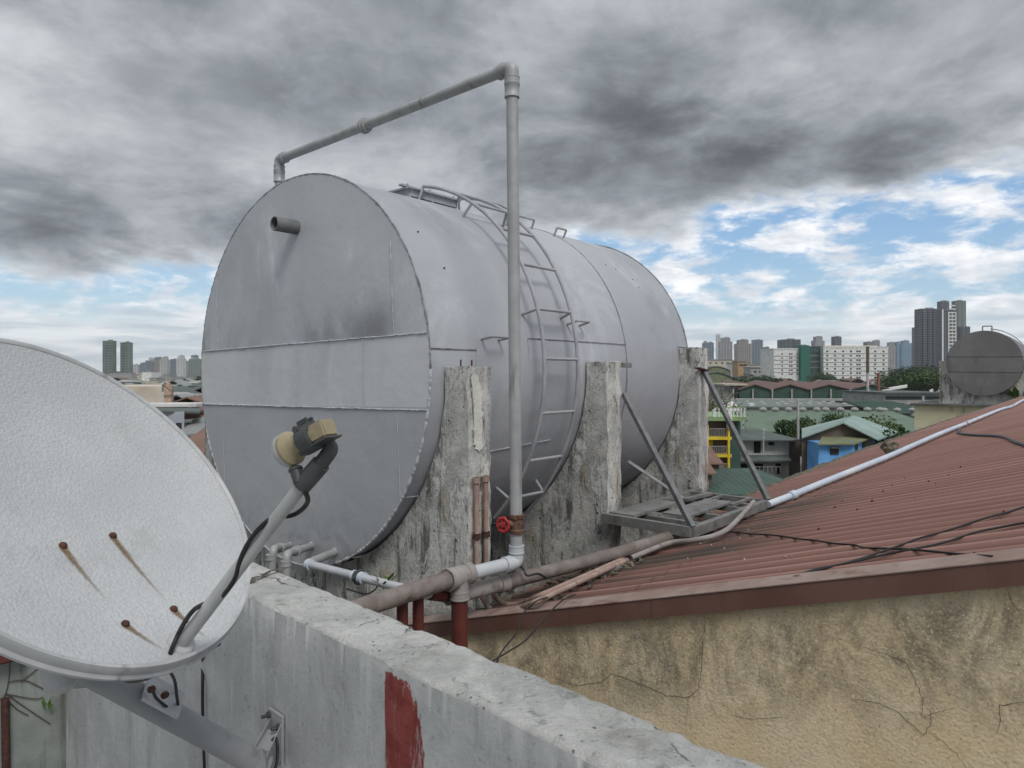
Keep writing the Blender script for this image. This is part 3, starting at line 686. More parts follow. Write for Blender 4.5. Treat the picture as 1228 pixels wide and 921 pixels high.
for a, b in zip(rowsP, rowsP[1:]):
    for k in range(len(a)-1):
        f = bm.faces.new([a[k], b[k], b[k+1], a[k+1]])
        kd = prof[k+1][2]; f.material_index = 1 if kd in (1, 2) else 0
obj('wall_face', bm, [M['wash'], M['cement']], pw, True, auto=75)
# return wall on the left, coming back past the dish
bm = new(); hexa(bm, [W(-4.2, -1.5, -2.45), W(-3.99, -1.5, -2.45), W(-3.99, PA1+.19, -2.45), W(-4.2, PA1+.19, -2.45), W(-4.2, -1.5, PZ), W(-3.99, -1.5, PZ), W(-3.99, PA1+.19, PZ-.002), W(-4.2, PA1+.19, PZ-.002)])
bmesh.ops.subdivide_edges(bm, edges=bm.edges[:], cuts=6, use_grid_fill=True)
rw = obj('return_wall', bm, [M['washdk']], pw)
# joint crack across the top at its far end
bm = new(); jp = [(299, 697), (309, 692), (318, 689), (326, 684), (335, 682), (345, 681)]
def on_par(u, v, off=.002): y = -(PZ+off)*F/(v-V0); return Vector(((u-U0)/F*y, y, EYE+PZ+off))
def ribbon(pts, w, t=.002):
    bm = new(); L = []
    for i, p in enumerate(pts):
        d = (pts[min(i+1, len(pts)-1)]-pts[max(0, i-1)]); s = Vector((-d.y, d.x, 0)).normalized()*w*(.4+.6*random.random())/2
        L.append((bm.verts.new(p-s), bm.verts.new(p+s)))
    for a, b in zip(L, L[1:]): bm.faces.new([a[0], b[0], b[1], a[1]])
    return bm
def wob(pts, n, j): 
    s = spline(pts, n); return [p+Vector((j*noise.noise(p*40), j*noise.noise(p*40+Vector((9, 9, 9))), 0)) for p in s]
obj('crack', ribbon(wob([on_par(*p, .009) for p in jp], 8, .012), .022), M['crack'], pw)
# red-brown paint left on the inner face
def on_in(u, v, off=.003):
    k = (u-U0)/F; y = (PA1-off)/(PS*k+PC); return Vector((k*y, y, EYE-(v-V0)/F*y))
# floor of our roof and the building under it
bm = new(); hexa(bm, [W(-4.3, -6, -2.6), W(3, -6, -2.6), W(3, 1.12, -2.6), W(-4.3, 1.12, -2.6), W(-4.3, -6, -2.44), W(3, -6, -2.44), W(3, 1.12, -2.44), W(-4.3, 1.12, -2.44)])
tag(obj('floor', bm, M['floor']), kind='structure')
bm = new(); hexa(bm, [W(-4.25, -6, -12.98), W(2.9, -6, -12.98), W(2.9, 1.12, -12.98), W(-4.25, 1.12, -12.98), W(-4.25, -6, -2.61), W(2.9, -6, -2.61), W(2.9, 1.10, -2.61), W(-4.25, 1.10, -2.61)])
tag(obj('building', bm, M['w_grey']), 'plain grey building under the roof terrace where the dish stands', 'building')
# =================================================================== PIPES
riser = thing('fill_pipe', P(618, 672, 3.75), 'tall grey pipe rising beside the tank and over its top, with a red valve wheel', 'pipe')
zt_ = 1.612
rb = P(619.5, 672, 3.70); rt = Vector((P(614, 78, 3.72).x, P(614, 78, 3.72).y, EYE+zt_))
le = P(335, 195, 5.31); le.z = EYE+zt_
bm = new(); tube(bm, [rb+Z_*.03, rt-Z_*.05], .0315, 20); obj('upright', bm, M['galv'], riser, True)
bm = new(); tube(bm, [rt+(le-rt).normalized()*.05, le-(le-rt).normalized()*.05], .031, 20); obj('overhead_arm', bm, M['galv'], riser, True)
d_arm = (le-rt).normalized()
def elbow(name, p, da, db, r, R, mat, parent):
    bm = new(); da = Vector(da).normalized(); db = Vector(db).normalized()
    tube(bm, fillet([p+da*R, p, p+db*R], R*.95, 10), r, 20)
    for dd in (da, db): coupling(bm, p+dd*(R+.012), dd, r*1.13, .04)
    return obj(name, bm, mat, parent, True, auto=50)
elbow('elbow', rt, d_arm, -Z_, .037, .06, M['galv'], riser)
bm = new(); coupling(bm, rt-Z_*.125, Z_, .040, .07); obj('coupling', bm, M['galv'], riser, True)
elbow('elbow', le, -d_arm, -Z_, .037, .055, M['galv'], riser)
bm = new(); coupling(bm, le-Z_*.13, Z_, .042, .08); obj('coupling', bm, M['galv'], riser, True)
bm = new(); tube(bm, [le-Z_*.05, Vector((le.x, le.y, EYE+.95))], .032, 18); obj('drop', bm, M['galv'], riser, True)
mid = rt.lerp(le, .545); bm = new(); coupling(bm, mid, d_arm, .043, .055); coupling(bm, mid+d_arm*.01, d_arm, .05, .02); obj('coupling', bm, M['galv'], riser, True)
# lower run towards the tee
tee = P(551, 689, 3.45); tee.z = EYE-.975; rb2 = Vector((rb.x, rb.y, EYE-.972)); tee.z = rb2.z-.004
elbow('elbow', rb2, Z_, (tee-rb2), .037, .055, M['pvc'], riser)
bm = new(); tube(bm, [rb2+(tee-rb2).normalized()*.05, tee], .034, 20); obj('lower_run', bm, M['pvc'], riser, True)
# gate valve
vz = Vector((rb.x, rb.y, P(618, 628, 3.7).z))
bm = new(); lathe(bm, vz, Z_, [(.034, -.05), (.042, -.048), (.042, -.03), (.036, -.025), (.038, 0), (.036, .025), (.042, .03), (.042, .048), (.034, .05)], 20)
vd = Vector((-.93, -.36, 0)).normalized(); lathe(bm, vz, vd, [(.026, .01), (.024, .045), (.016, .05), (.014, .075), (.006, .078), (.006, .095)], 14)
val = obj('gate_valve', bm, M['brass'], riser, True, auto=35)
vd2 = Vector((-.55, -.83, .0)).normalized(); vc = vz+vd*.075
bm = new(); nn = vd2.cross(Z_).normalized(); rr = []
ringp = [vc+.034*(1+.07*math.cos(7*2*math.pi*k/42))*(nn*math.cos(2*math.pi*k/42)+Z_*math.sin(2*math.pi*k/42)) for k in range(43)]
tube(bm, ringp, .008, 8, False)
for k in range(5):
    a = 2*math.pi*k/5; tube(bm, [vc, vc+.032*(nn*math.cos(a)+Z_*math.sin(a))], .0055, 6)
lathe(bm, vc-vd2*.008, vd2, [(.014, 0), (.014, .018), (.006, .02)], 12)
obj('handwheel', bm, M['valve'], val, True)
# brown header pipe with the tee, running over to the left behind the parapet
hp = thing('header_pipe', tee-Z_*.6, 'thick dusty brown pipe with a tee on a red upright behind the parapet', 'pipe')
le2 = P(352, 741, 2.75); le2.z = EYE-.985
dirh = (le2-tee).normalized()
bm = new(); tube(bm, [tee+dirh*.07, le2], .042, 22); obj('run', bm, M['brownpipe'], hp, True)
bm = new(); coupling(bm, tee+dirh*.06, dirh, .054, .05); tube(bm, [tee+dirh*.085, tee-dirh*.06], .050, 20); coupling(bm, tee-dirh*.055, dirh, .053, .04); tube(bm, [tee, tee-Z_*.10], .046, 18); coupling(bm, tee-Z_*.09, Z_, .050, .04)
obj('tee', bm, M['greypipe'], hp, True, auto=50)
bm = new(); tube(bm, [tee-Z_*.10, tee-Z_*.75], .040, 18); obj('upright', bm, M['redpaint'], hp, True)
# second long pipe going under the bracket frame
lp = thing('supply_pipe', P(640, 690, 3.8), 'long dusty grey-brown pipe running from the red upright to below the steel bracket frame', 'pipe')
pts = [P(535, 716, 3.50), P(640, 690, 3.85), P(745, 662, 4.25), P(800, 645, 4.45), P(850, 634, 4.75)]
bm = new(); tube(bm, spline(pts, 6), .038, 18); obj('run', bm, M['brownpipe'], lp, True)
bm = new(); dd = (pts[1]-pts[0]).normalized(); tube(bm, [pts[0], pts[0].lerp(pts[1], .62)], .043, 18); coupling(bm, pts[0].lerp(pts[1], .62), dd, .050, .05); obj('sleeve', bm, M['greypipe'], lp, True)
# outlets at the foot of the tank end
op = thing('outlet_pipes', P(390, 680, 4.1), 'pale pipe with union couplings coming from the outlets low on the tank end', 'pipe')
o1 = facept(402, 662, .0); o2 = facept(374, 655, 0); o3 = facept(349, 655, 0)
def polyp(name, pts, r, m, f=.03): bm = new(); tube(bm, fillet(pts, f, 6), r, 16); return obj(name, bm, M[m], op, True)
c1 = P(368, 676, 3.95); c2 = P(434, 692, 3.62); c3 = P(505, 711, 3.32)
polyp('outlet_stub', [o1, c1], .024, 'galv'); 
polyp('delivery_run', [c1, c3], .0215, 'pvc')
for p in (c1.lerp(c3, .03), c1.lerp(c3, .47), c1.lerp(c3, .53)):
    bm = new(); coupling(bm, p, c3-c1, .030, .028); obj('collar', bm, M['pvcw'], op, True)
bm = new(); coupling(bm, c1.lerp(c3, .5), c3-c1, .035, .03); lathe(bm, c1.lerp(c3, .5)-(c3-c1).normalized()*.012, c3-c1, [(.04, 0), (.04, .024)], 6); obj('union', bm, M['plastic_dk'], op)
for (s, e, lo) in ((o2, P(344, 664, 4.0), P(343, 684, 4.0)), (o3, P(328, 658, 4.15), P(325, 676, 4.15))):
    bm = new(); tube(bm, fillet([s, e, lo-Z_*.1], .04, 8), .023, 16); coupling(bm, e.lerp(s, .35), s-e, .030, .035); coupling(bm, lo+Z_*.04, Z_, .030, .03); obj('outlet_bend', bm, M['galv'], op, True)
for p in (o1, o2, o3):
    bm = new(); lathe(bm, p+A_*.01, -A_, [(.042, 0), (.034, .012), (.026, .02)], 18); obj('weld_collar', bm, M['weld'], op, True)
# small pipe under the header with a rust-red elbow
sp_ = thing('drain_pipe', P(500, 716, 3.2), 'thin pale drain pipe with a rust-red elbow beneath the brown header pipe', 'pipe')
bm = new(); tube(bm, [P(418, 730, 2.95), P(494, 712, 3.3)], .030, 16); obj('run', bm, M['greypipe'], sp_, True)
bm = new(); tube(bm, [P(494, 712, 3.3), P(520, 711, 3.36)], .028, 16); coupling(bm, P(496, 712, 3.3), P(520, 711, 3.36)-P(494, 712, 3.3), .034, .02); obj('sleeve', bm, M['pvc'], sp_, True)
bm = new(); tube(bm, fillet([P(515, 711, 3.34), P(534, 714, 3.46), P(541, 713, 3.75)], .05, 8), .033, 16); obj('elbow', bm, M['redpaint'], sp_, True)
post = None
for u, v, y, lab in ((501.5, 706, 3.3, 'red painted stub post under the header pipe, next to the rust-red elbow'), (482.5, 714, 3.24, 'red painted stub post under the header pipe, left of the other one')):
    p = P(u, v, y)
    if post is None:
        bm = new(); tube(bm, [p, p-Z_*.75], .026, 14); lathe(bm, p-Z_*.02, Z_, [(.030, 0), (.030, .025), (.012, .03)], 14); post = obj('stub_post', bm, M['redpaint'], None, True, origin=p); tag(post, lab, 'post', 'red stub posts')
    else:
        s = post.copy(); col.objects.link(s); s.location = p; tag(s, lab)
# conduits on the nearest saddle
cd_end = [on_roof(752, 672, .03), on_roof(757, 667, .03)]
for k, (A, e, lab) in enumerate(((2.795, cd_end[0], 'pink-brown conduit running down the nearest saddle, the one nearer the camera'), (2.868, cd_end[1], 'pink-brown conduit running down the nearest saddle, the one behind its twin'))):
    t = thing('conduit', B(-2.575, A, -1.2), lab, 'conduit', 'conduits on the nearest saddle')
    q = -2.575; z0 = -.545
    pts = [B(q, A, z0), B(q, A, -1.13)]+([P(588, 730, 3.78), P(612, 732, 3.70)]+[on_roof(640+22.4*j, 723-10.3*j, .045) for j in range(5)] if k == 0 else [P(601, 722, 3.85), P(624, 724, 3.78)]+[on_roof(648+22*j, 714-9.6*j, .045) for j in range(5)])+[e]
    bm = new(); tube(bm, fillet(pts[:2], .01)+spline(pts[1:], 8)[2:], .0145, 12); obj('tube', bm, M['terracotta'], t, True)
    for zz in (-.56, -.86):
        bm = new(); coupling(bm, B(q, A, zz), Z_, .022, .03); obj('clip', bm, M['rust' if zz == -.86 else 'terracotta'], t, True)
bm = new(); a = on_roof(757, 669, .035); b = on_roof(856, 640, .05); 
pts = [a, on_roof(800, 652, .05), on_roof(830, 648, .045), on_roof(858, 642, .045), on_roof(878, 630, .06), B(-1.98, 5.15, -.93)]
tube(bm, spline(pts, 8), .016, 12); tag(obj('dark_conduit', bm, M['greypipe'], None, True), 'grey conduit curling up under the outer end of the steel bracket frame', 'conduit')

# =================================================================== STEEL BRACKET FRAME
fr = thing('bracket_frame', B(-2.3, 4.7, -.98), 'weathered steel platform frame braced off the saddles above the red roof', 'platform')
fz = -.965; fa0, fa1, fq = 4.06, 5.34, -1.95
def fpart(name, p0, p1, w, h, m='steel'): bm = new(); beam(bm, p0, p1, w, h); obj(name, bm, M[m], fr)
fpart('edge_beam', B(fq, fa0, fz), B(fq, fa1+.03, fz), .045, .06); fpart('edge_beam', B(-2.60, fa0+.02, fz+.004), B(fq, fa0, fz+.002), .04, .062)
fpart('edge_beam', B(-2.62, fa1, fz+.003), B(fq, fa1, fz+.001), .04, .055); fpart('edge_beam', B(-2.585, fa0, fz), B(-2.585, fa1+.2, fz), .04, .05)
for i, A in enumerate((4.30, 4.62, 4.98, 5.16)): fpart('cross_bar', B(-2.57, A, fz-.002), B(fq-.02, A, fz-.004), .035, .035)
fpart('plank', B(-2.47, fa0+.04, fz+.035), B(-2.47, 4.75, fz+.035), .19, .018); fpart('plank', B(-2.20, 4.35, fz+.03), B(-2.20, 5.05, fz+.03), .20, .014)
fpart('plank', B(-2.40, 4.9, fz+.036), B(-2.38, 5.30, fz+.036), .05, .02)
for zq in (-2.30, -2.08): fpart('cross_bar', B(zq, 4.98, fz+.02), B(zq, fa1, fz+.02), .025, .02)
fpart('brace', B(-2.58, 4.32, -.13), B(fq+.005, fa0+.01, fz+.03), .035, .03, 'angle'); fpart('brace', B(-2.59, 5.63, .04), B(fq+.01, fa1-.01, fz+.03), .038, .03, 'angle')
fpart('brace', B(-2.62, 4.45, -.62), B(-2.42, 4.95, -.94), .022, .02, 'ladder')
bm = new(); beam(bm, B(fq, 5.2, fz-.03), B(fq, 5.2, rz(fq, 5.2)+.002), .03, .03); obj('foot', bm, M['steel'], fr)
bm = new(); beam(bm, B(-2.585, 5.67, .04), B(-2.585, 5.50, .06), .05, .012); obj('gusset', bm, M['rust'], fr)

# long pale pipe up the roof
wp = thing('roof_pipe', on_roof(1000, 575), 'long pale blue-white pipe lying up the red roof from the bracket frame', 'pipe')
pl = [(921, 605), (950, 594), (980, 581.5), (1010, 569.5), (1040, 557.5), (1071, 545), (1100, 532), (1130, 519), (1158, 508), (1180, 499), (1200, 491), (1214, 487), (1228, 479.5), (1245, 474)]
pts = [on_roof(u, v, .045) for u, v in pl]; pts = [p for p in pts if p.y < 44]
bm = new(); tube(bm, spline(pts, 5), .026, 14); obj('run', bm, M['pvcw'], wp, True)
for t in (1, 8, 11):
    bm = new(); coupling(bm, pts[t], pts[t+1]-pts[t-1], .035, .07); obj('coupling', bm, M['pvcw' if t == 1 else 'galv'], wp, True)
# rubble lump by the pipe
bm = new(); random.seed(31)
for k in range(16):
    c = on_roof(1066+random.uniform(-7, 8), 538+random.uniform(-3.5, 4), .02); r_ = random.uniform(.025, .06); m_ = bmesh.ops.create_icosphere(bm, subdivisions=2, radius=r_, matrix=Matrix.Translation(c))
    for v in m_['verts']: v.co = c+(v.co-c)*(1+.9*noise.noise(v.co*17))
tag(obj('debris_heap', bm, M['litter'], None), 'small heap of broken mortar on the red roof beside the pale pipe', 'debris')

# =================================================================== CABLES ON THE ROOF
def cable(name, pts, r, lab, cat='cable', grp=None, n=7):
    bm = new(); tube(bm, spline(pts, n), r, 8); return tag(obj(name, bm, M['rubber'], None, True), lab, cat, grp)
rc = lambda L, o=.017: [on_roof(u, v, o) for u, v in L]
cable('roof_cable', rc([(870, 637), (900, 640), (930, 642), (960, 646.5), (978, 648), (1000, 652), (1025, 654), (1036, 657), (1060, 658), (1090, 659), (1120, 662), (1150, 665), (1190, 668)]), .0045, 'long sagging black cable running from the bracket frame across the roof to the flashing')
cable('roof_cable', rc([(955, 692), (972, 686), (992, 681), (1012, 676), (1040, 668), (1072, 657), (1105, 645), (1140, 635), (1180, 622), (1210, 614), (1228, 608), (1260, 600)]), .0045, 'upper of the two black cables crossing the roof to the right edge')
cable('roof_cable', rc([(952, 692), (975, 684), (1000, 679), (1030, 672), (1070, 663), (1100, 658), (1135, 650), (1165, 640), (1195, 633), (1228, 627), (1260, 622)]), .0045, 'lower of the two black cables crossing the roof to the right edge')
cable('roof_cable', rc([(1151, 514), (1151, 519), (1170, 521.5), (1192, 522.5), (1205, 524.5), (1217, 530), (1228, 533.5), (1245, 540)]), .012, 'short dark cable leaving the pale roof pipe near the second tank')
w1 = on_roof(668, 714, .02); w2 = on_roof(690, 713, .02)
def hang(lst): return [P(*p) for p in lst]
cable('hanging_wire', [w1]+hang([(645, 720, 3.28), (628, 735, 3.18), (620, 758, 3.1), (604, 778, 3.0), (596, 795, 2.9), (590, 830, 2.85)]), .0035, 'thin black wire drooping over the fascia, left of its pair', 'wire', 'wires over the fascia')
cable('hanging_wire', [w2]+hang([(672, 722, 3.2), (650, 745, 3.1), (630, 768, 3.05), (612, 780, 2.95), (597, 789, 2.9), (580, 800, 2.85)]), .0035, 'thin black wire drooping over the fascia, right of its pair', 'wire', 'wires over the fascia')
cable('loose_wire', [P(400, 676, 4.0), P(425, 684, 3.8), P(452, 700, 3.6), P(440, 712, 3.5), P(415, 706, 3.6)], .004, 'black wire tangled beneath the pale outlet pipe', 'wire')
cable('loose_wire', [B(-2.55, 2.95, -1.0), P(625, 680, 3.75), P(632, 690, 3.72), P(645, 688, 3.75), P(655, 693, 3.78)], .006, 'dark wire knotted where the conduits meet the long pipe', 'wire')

# broken sheet, leaves and mortar caught in the valley
random.seed(17); bm = new()
for k in range(230):
    u = random.uniform(655, 770); v = 716-(u-640)*.40+random.gauss(0, 7)
    c = on_roof(u, v, .012)
    if c.y < 2.6 or c.y > 5: continue
    s_ = random.uniform(.006, .026); d = Vector((random.gauss(0, 1), random.gauss(0, 1), random.gauss(0, .4))).normalized(); e = d.cross(Z_).normalized()
    obox(bm, c+Z_*random.uniform(0, .012), d, e, d.cross(e), s_*2, s_*random.uniform(.5, 1.2), s_*random.uniform(.1, .5))
tag(obj('roof_litter', bm, M['litter'], None), 'dark leaves and broken bits caught on the roof beside the long pipe', 'litter', kind='stuff')
random.seed(18); bm = new()
for k in range(30):
    c = on_roof(random.uniform(700, 960), random.gauss(668, 16), .008)
    if c.y > 6: continue
    s_ = random.uniform(.002, .006); d = Vector((random.gauss(0, 1), random.gauss(0, 1), 0)).normalized(); obox(bm, c, d, d.cross(Z_), Z_, s_*2, s_, s_*.5)
tag(obj('mortar_flecks', bm, M['plaster'], None), 'pale mortar flecks scattered over the lower part of the red roof', 'flecks', kind='stuff')
for pts_, w_, lab in (([(690, 700), (742, 679)], .05, 'dark offcut of steel lying beside the conduits'), ([(700, 690), (748, 672)], .03, 'thin dark bar lying beside the long pipe')):
    bm = new(); a, b = on_roof(*pts_[0], .02), on_roof(*pts_[1], .03); beam(bm, a, b, w_, .012); tag(obj('metal_offcut', bm, M['angle'], None), lab, 'metal scrap')
# weeds growing by the pipes
def weed(name, base, n, s, lab, seed):
    random.seed(seed); root = thing(name, base, lab, 'plant'); bm = new(); st = new()
    for i in range(n):
        a = random.uniform(0, 6.28); l = s*random.uniform(.5, 1.0); d = Vector((math.cos(a)*.7, math.sin(a)*.7, random.uniform(.5, 1.1))).normalized()
        p = base+d*l; tube(st, [base, base+d*l*.5+Z_*l*.08, p], [s*.02, s*.015, s*.008], 5)
        sd = d.cross(Z_).normalized()*l*.16; m = p-d*l*.25
        vs = [bm.verts.new(c) for c in (m-d*l*.2, m-sd, p+d*l*.1, m+sd)]; bm.faces.new(vs)
    obj('foliage', bm, M['leaf'], root); obj('stem', st, M['bark'], root)
weed('weed', P(460, 706, 3.5), 9, .12, 'small green weed sprouting beside the brown header pipe', 4)
weed('weed', P(481, 726, 3.15), 8, .07, 'tiny green sprout at the foot of the red stub posts', 5)
random.seed(9)
wd = thing('wall_plant', W(-3.97, .62, -1.0), 'thin leafless creeper with two green leaves on the shaded return wall', 'plant')
def onret(u, v, off=.015):      # the return wall's face
    k = (u-U0)/F; A = 1.0; qf = -3.99+off
    # x = PC q + PS A ; y = -PS q + PC A ; x = k y
    A = (qf*(PC+k*PS))/(k*PC-PS); y = -PS*qf+PC*A
    return Vector((k*y, y, EYE-(v-V0)/F*y))
bm = new()
for L in ([(6, 832), (40, 838), (52, 836)], [(8, 832), (30, 848), (60, 868)], [(10, 818), (30, 816), (56, 828)], [(4, 834), (20, 850), (34, 858)], [(12, 790), (11, 812), (6, 834), (0, 838)], [(24, 818), (40, 806), (48, 798)]):
    tube(bm, spline([onret(*p, .008) for p in L], 5), .0022, 6)
obj('stem', bm, M['bark'], wd)
bm = new()
for u, v, a in ((52, 836, .3), (60, 838, -.1)):
    c = onret(u, v, .03); s = .022
    for sg in (1,):
        d = Vector((.3*a, 0, -1)).normalized(); sd = Vector((PS, PC, 0))*.4+Vector((PC*.9, -PS*.9, 0)); sd.normalize()
        vs = [bm.verts.new(p) for p in (c, c+d*s*1.3+sd*s*.8, c+d*s*2.8, c+d*s*1.3-sd*s*.8)]; bm.faces.new(vs)
obj('leaf', bm, M['leaf'], wd)
bm = new(); c = onret(4, 786, .05); obox(bm, c, (PC, -PS, 0), (PS, PC, 0), Z_, .08, .16, .06); bmesh.ops.bevel(bm, geom=bm.edges[:], offset=.01, segments=2, affect='EDGES'); tag(obj('red_bracket', bm, M['redpaint'], None), 'small red painted bracket on the return wall behind the dish', 'bracket')
bm = new(); tube(bm, [onret(6, 838, .02), onret(8, 960, .02)], .017, 12); tag(obj('rusty_pipe', bm, M['rust'], None, True), 'rusty brown pipe running down the return wall below the creeper', 'pipe')

# =================================================================== SATELLITE DISH
DY = 1.36; DC = P(106.5, 584.6, DY); DN = Vector((.748, -.139, .649)).normalized(); DR = .420*DY/1.5; DD = .055
da_ = DN.cross(Z_).normalized(); db_ = da_.cross(DN).normalized()
def dish_pt(x, y, off=0): return DC+da_*x+db_*y+DN*(DD*((x*x+y*y)/DR**2-1)+off)
def on_dish(u, v, off=0):
    r = Vector(((u-U0)/F, 1, -(v-V0)/F)); o = Vector((0, 0, EYE)); h = 0; p = o
    for _ in range(12):
        t = (DC+DN*h-o).dot(DN)/r.dot(DN); p = o+r*t; l = p-DC; x, y = l.dot(da_), l.dot(db_); h = DD*((x*x+y*y)/DR**2-1)+off
    return p, x, y
dish = thing('satellite_dish', DC-DN*.3, 'large pale grey hammered satellite dish with rust streaks in the left foreground', 'satellite dish')
bm = new(); cen = bm.verts.new(dish_pt(0, 0)); prev = None; NT_ = 160
for i in range(1, 31):
    r = (DR-.006)*i/30; ring = [bm.verts.new(dish_pt(r*math.cos(2*math.pi*k/NT_), r*math.sin(2*math.pi*k/NT_))) for k in range(NT_)]
    for k in range(NT_):
        bm.faces.new([cen, ring[k], ring[(k+1) % NT_]] if prev is None else [prev[k], ring[k], ring[(k+1) % NT_], prev[(k+1) % NT_]])
    prev = ring
bmesh.ops.recalc_face_normals(bm, faces=bm.faces[:])
refl = obj('reflector', bm, M['dish'], dish, True, auto=60)
bm = new(); prs = [(DR-.007, -.001), (DR-.003, .003), (DR+.002, .003), (DR+.005, -.003), (DR+.005, -.014), (DR+.010, -.018), (DR+.010, -.0225), (DR+.002, -.024), (DR-.03, -.023)]
prs += [((DR-.03)*k/6, -.022-DD*(1-(k/6)**2)) for k in (5, 4, 3, 2, 1, 0)]
lathe(bm, DC, DN, prs, NT_, False); obj('rim_and_back', bm, M['dishrim'], dish, True, auto=50)
# ghost of a peeled sticker
bm = new(); g = [on_dish(u, v, .0012)[0] for u, v in ((20, 522), (60, 512), (110, 510), (113, 535), (112, 556), (60, 560), (18, 565))]; bm.faces.new([bm.verts.new(p) for p in g]); bmesh.ops.recalc_face_normals(bm, faces=bm.faces[:])
bolts = [(75, 655, 55, 66), (135, 643, 66, 78), (150, 749, 50, 32), (208, 731, 44, 36)]
bm.free()
for u, v, du, dv in bolts:
    p, x, y = on_dish(u, v, 0); bm = new(); lathe(bm, p, DN, [(.0075, -.002), (.0075, .003), (.005, .006), (.002, .0068)], 14); obj('bolt', bm, M['rust'], dish, True)
    bm = new(); lay = bm.verts.layers.float_color.new('fade'); L = []; n_ = 26
    for i in range(n_+1):
        t = i/n_; uu = u+du*t; vv = v+dv*t*(1+.12*(1-t)); w = (.0045*(1-t)+.0012)*(1+.5*noise.noise(Vector((t*14, u, 0))))
        pp_, _, _ = on_dish(uu, vv, .0016); d2 = (on_dish(uu+1, vv+1.2, .0016)[0]-pp_).normalized(); s = DN.cross(d2).normalized()*w
        row = []
        for kk, f_ in ((-1.8, 0), (-.7, .8), (0, 1), (.7, .8), (1.8, 0)):
            vt = bm.verts.new(pp_+s*kk); a = f_*max(0, (1-t))**.8; vt[lay] = (a, a, a, 1); row.append(vt)
        L.append(row)
    for a, b in zip(L, L[1:]):
        for k in range(4): bm.faces.new([a[k], a[k+1], b[k+1], b[k]])
    bmesh.ops.recalc_face_normals(bm, faces=bm.faces[:]); obj('rust_streak', bm, M['streak'], dish, True)
# feed arm and its feed
ab, _, _ = on_dish(217, 772, .004); at_ = P(366, 577, 1.14); ae = P(358, 590, 1.145)
bm = new(); tube(bm, [ab, at_], [.0128, .0108], 20); lathe(bm, ab, (at_-ab), [(.026, -.01), (.024, .004), (.018, .008)], 20); arm = obj('feed_arm', bm, M['arm'], dish, True, auto=50)
bm = new(); lathe(bm, ab, DN, [(.021, -.004), (.020, .001), (.015, .002)], 24); obj('arm_grommet', bm, M['plastic_dk'], dish, True)
da2 = (at_-ab).normalized()
y0 = 1.135
def LP(u, v, dy=0): return P(u, v, y0+dy)
# dark holder: sleeve over the arm then a bent neck up to the clamp
sl0 = at_-da2*.012; neck = [sl0, LP(388, 558), LP(397, 543), LP(399, 534), LP(392, 524)]
bm = new(); tube(bm, [sl0, LP(385, 556)], .0158, 18); hold = obj('feed_holder', bm, M['plastic_dk'], dish, True)
bm = new(); tube(bm, spline([LP(380, 562), LP(390, 549), LP(396, 538), LP(391, 524)], 5), [.0125]*12+[.011]*4, 14); obj('neck', bm, M['plastic_dk'], hold, True)
fa = (LP(402, 511, -.035)-LP(340, 545, .02)).normalized()   # feed axis, mouth end first
fm = LP(341, 542, .02)
bm = new(); lathe(bm, fm, fa, [(.010, .0), (.0265, .001), (.0285, .004), (.0285, .013), (.026, .015)], 30); capm = obj('feed_cap', bm, M['lnbcap'], dish, True, auto=40)
bm = new(); lathe(bm, fm+fa*.013, fa, [(.0285, 0), (.0285, .006), (.022, .013), (.0185, .019), (.0175, .040), (.0165, .042), (.0165, .075)], 30); feed = obj('feed_horn', bm, M['lnb'], dish, True, auto=40)
up_ = (Z_-fa*fa.dot(Z_)).normalized(); sd_ = fa.cross(up_).normalized()
c0 = fm+fa*.092
bm = new(); obox(bm, c0, fa, sd_, up_, .033, .031, .029); bmesh.ops.bevel(bm, geom=bm.edges[:], offset=.003, segments=3, affect='EDGES'); obj('feed_body', bm, M['lnb'], feed, True)
bm = new(); obox(bm, c0+fa*.001-up_*.0165, fa, sd_, up_, .038, .034, .0025); obj('feed_plate', bm, M['plastic_dk'], feed)
bm = new(); lathe(bm, fm+fa*.050, fa, [(.017, 0), (.0235, .0005), (.0235, .026), (.017, .0265)], 22)
for s_ in (-1, 1):
    obox(bm, fm+fa*.063+up_*.025+sd_*.006*s_, fa, sd_, up_, .022, .004, .012)
lathe(bm, fm+fa*.056+up_*.018-sd_*.02, sd_, [(.006, 0), (.006, .04)], 6)
obox(bm, fm+fa*.058-up_*.012, fa, sd_, up_, .035, .02, .02)
obj('clamp', bm, M['plastic_dk'], hold, True, auto=35)
# plug under the horn
cp0 = LP(354, 561, .01); cp1 = LP(360, 582, .0)
bm = new(); dpl = (cp1-cp0).normalized(); lathe(bm, cp0, dpl, [(.005, -.012), (.005, -.002), (.011, .0), (.012, .004), (.010, .006), (.0095, .026), (.004, .03)], 14); obj('plug', bm, M['plastic_dk'], feed, True, auto=40)
# coax: plug, round the arm, down it, across the dish and away below
def armp(t, ang, r=.0172): 
    p = ab.lerp(at_, t); n = da2.cross(Z_).normalized(); b = da2.cross(n)
    return p+r*(n*math.cos(ang)+b*math.sin(ang))
cb_ = [cp1-dpl*.004, LP(366, 594, -.006), LP(362, 606, -.006), armp(.80, 1.2, .021), armp(.74, 2.6), armp(.68, 3.3), armp(.58, 3.5), armp(.50, 3.6), armp(.42, 3.5), armp(.34, 2.6), armp(.28, 1.2), armp(.22, .6, .02), armp(.20, 4.2, .026)]
p1_, _, _ = on_dish(217, 735, .012); p2_, _, _ = on_dish(208, 765, .01); p3_, _, _ = on_dish(203, 788, .008)
cb2 = [armp(.27, 3.4, .022), on_dish(230, 722, .03)[0], on_dish(215, 742, .022)[0], on_dish(208, 768, .014)[0], on_dish(202, 785, .010)[0], P(190, 803, 1.33), P(176, 814, 1.38), P(158, 816, 1.45), P(140, 812, 1.5)]
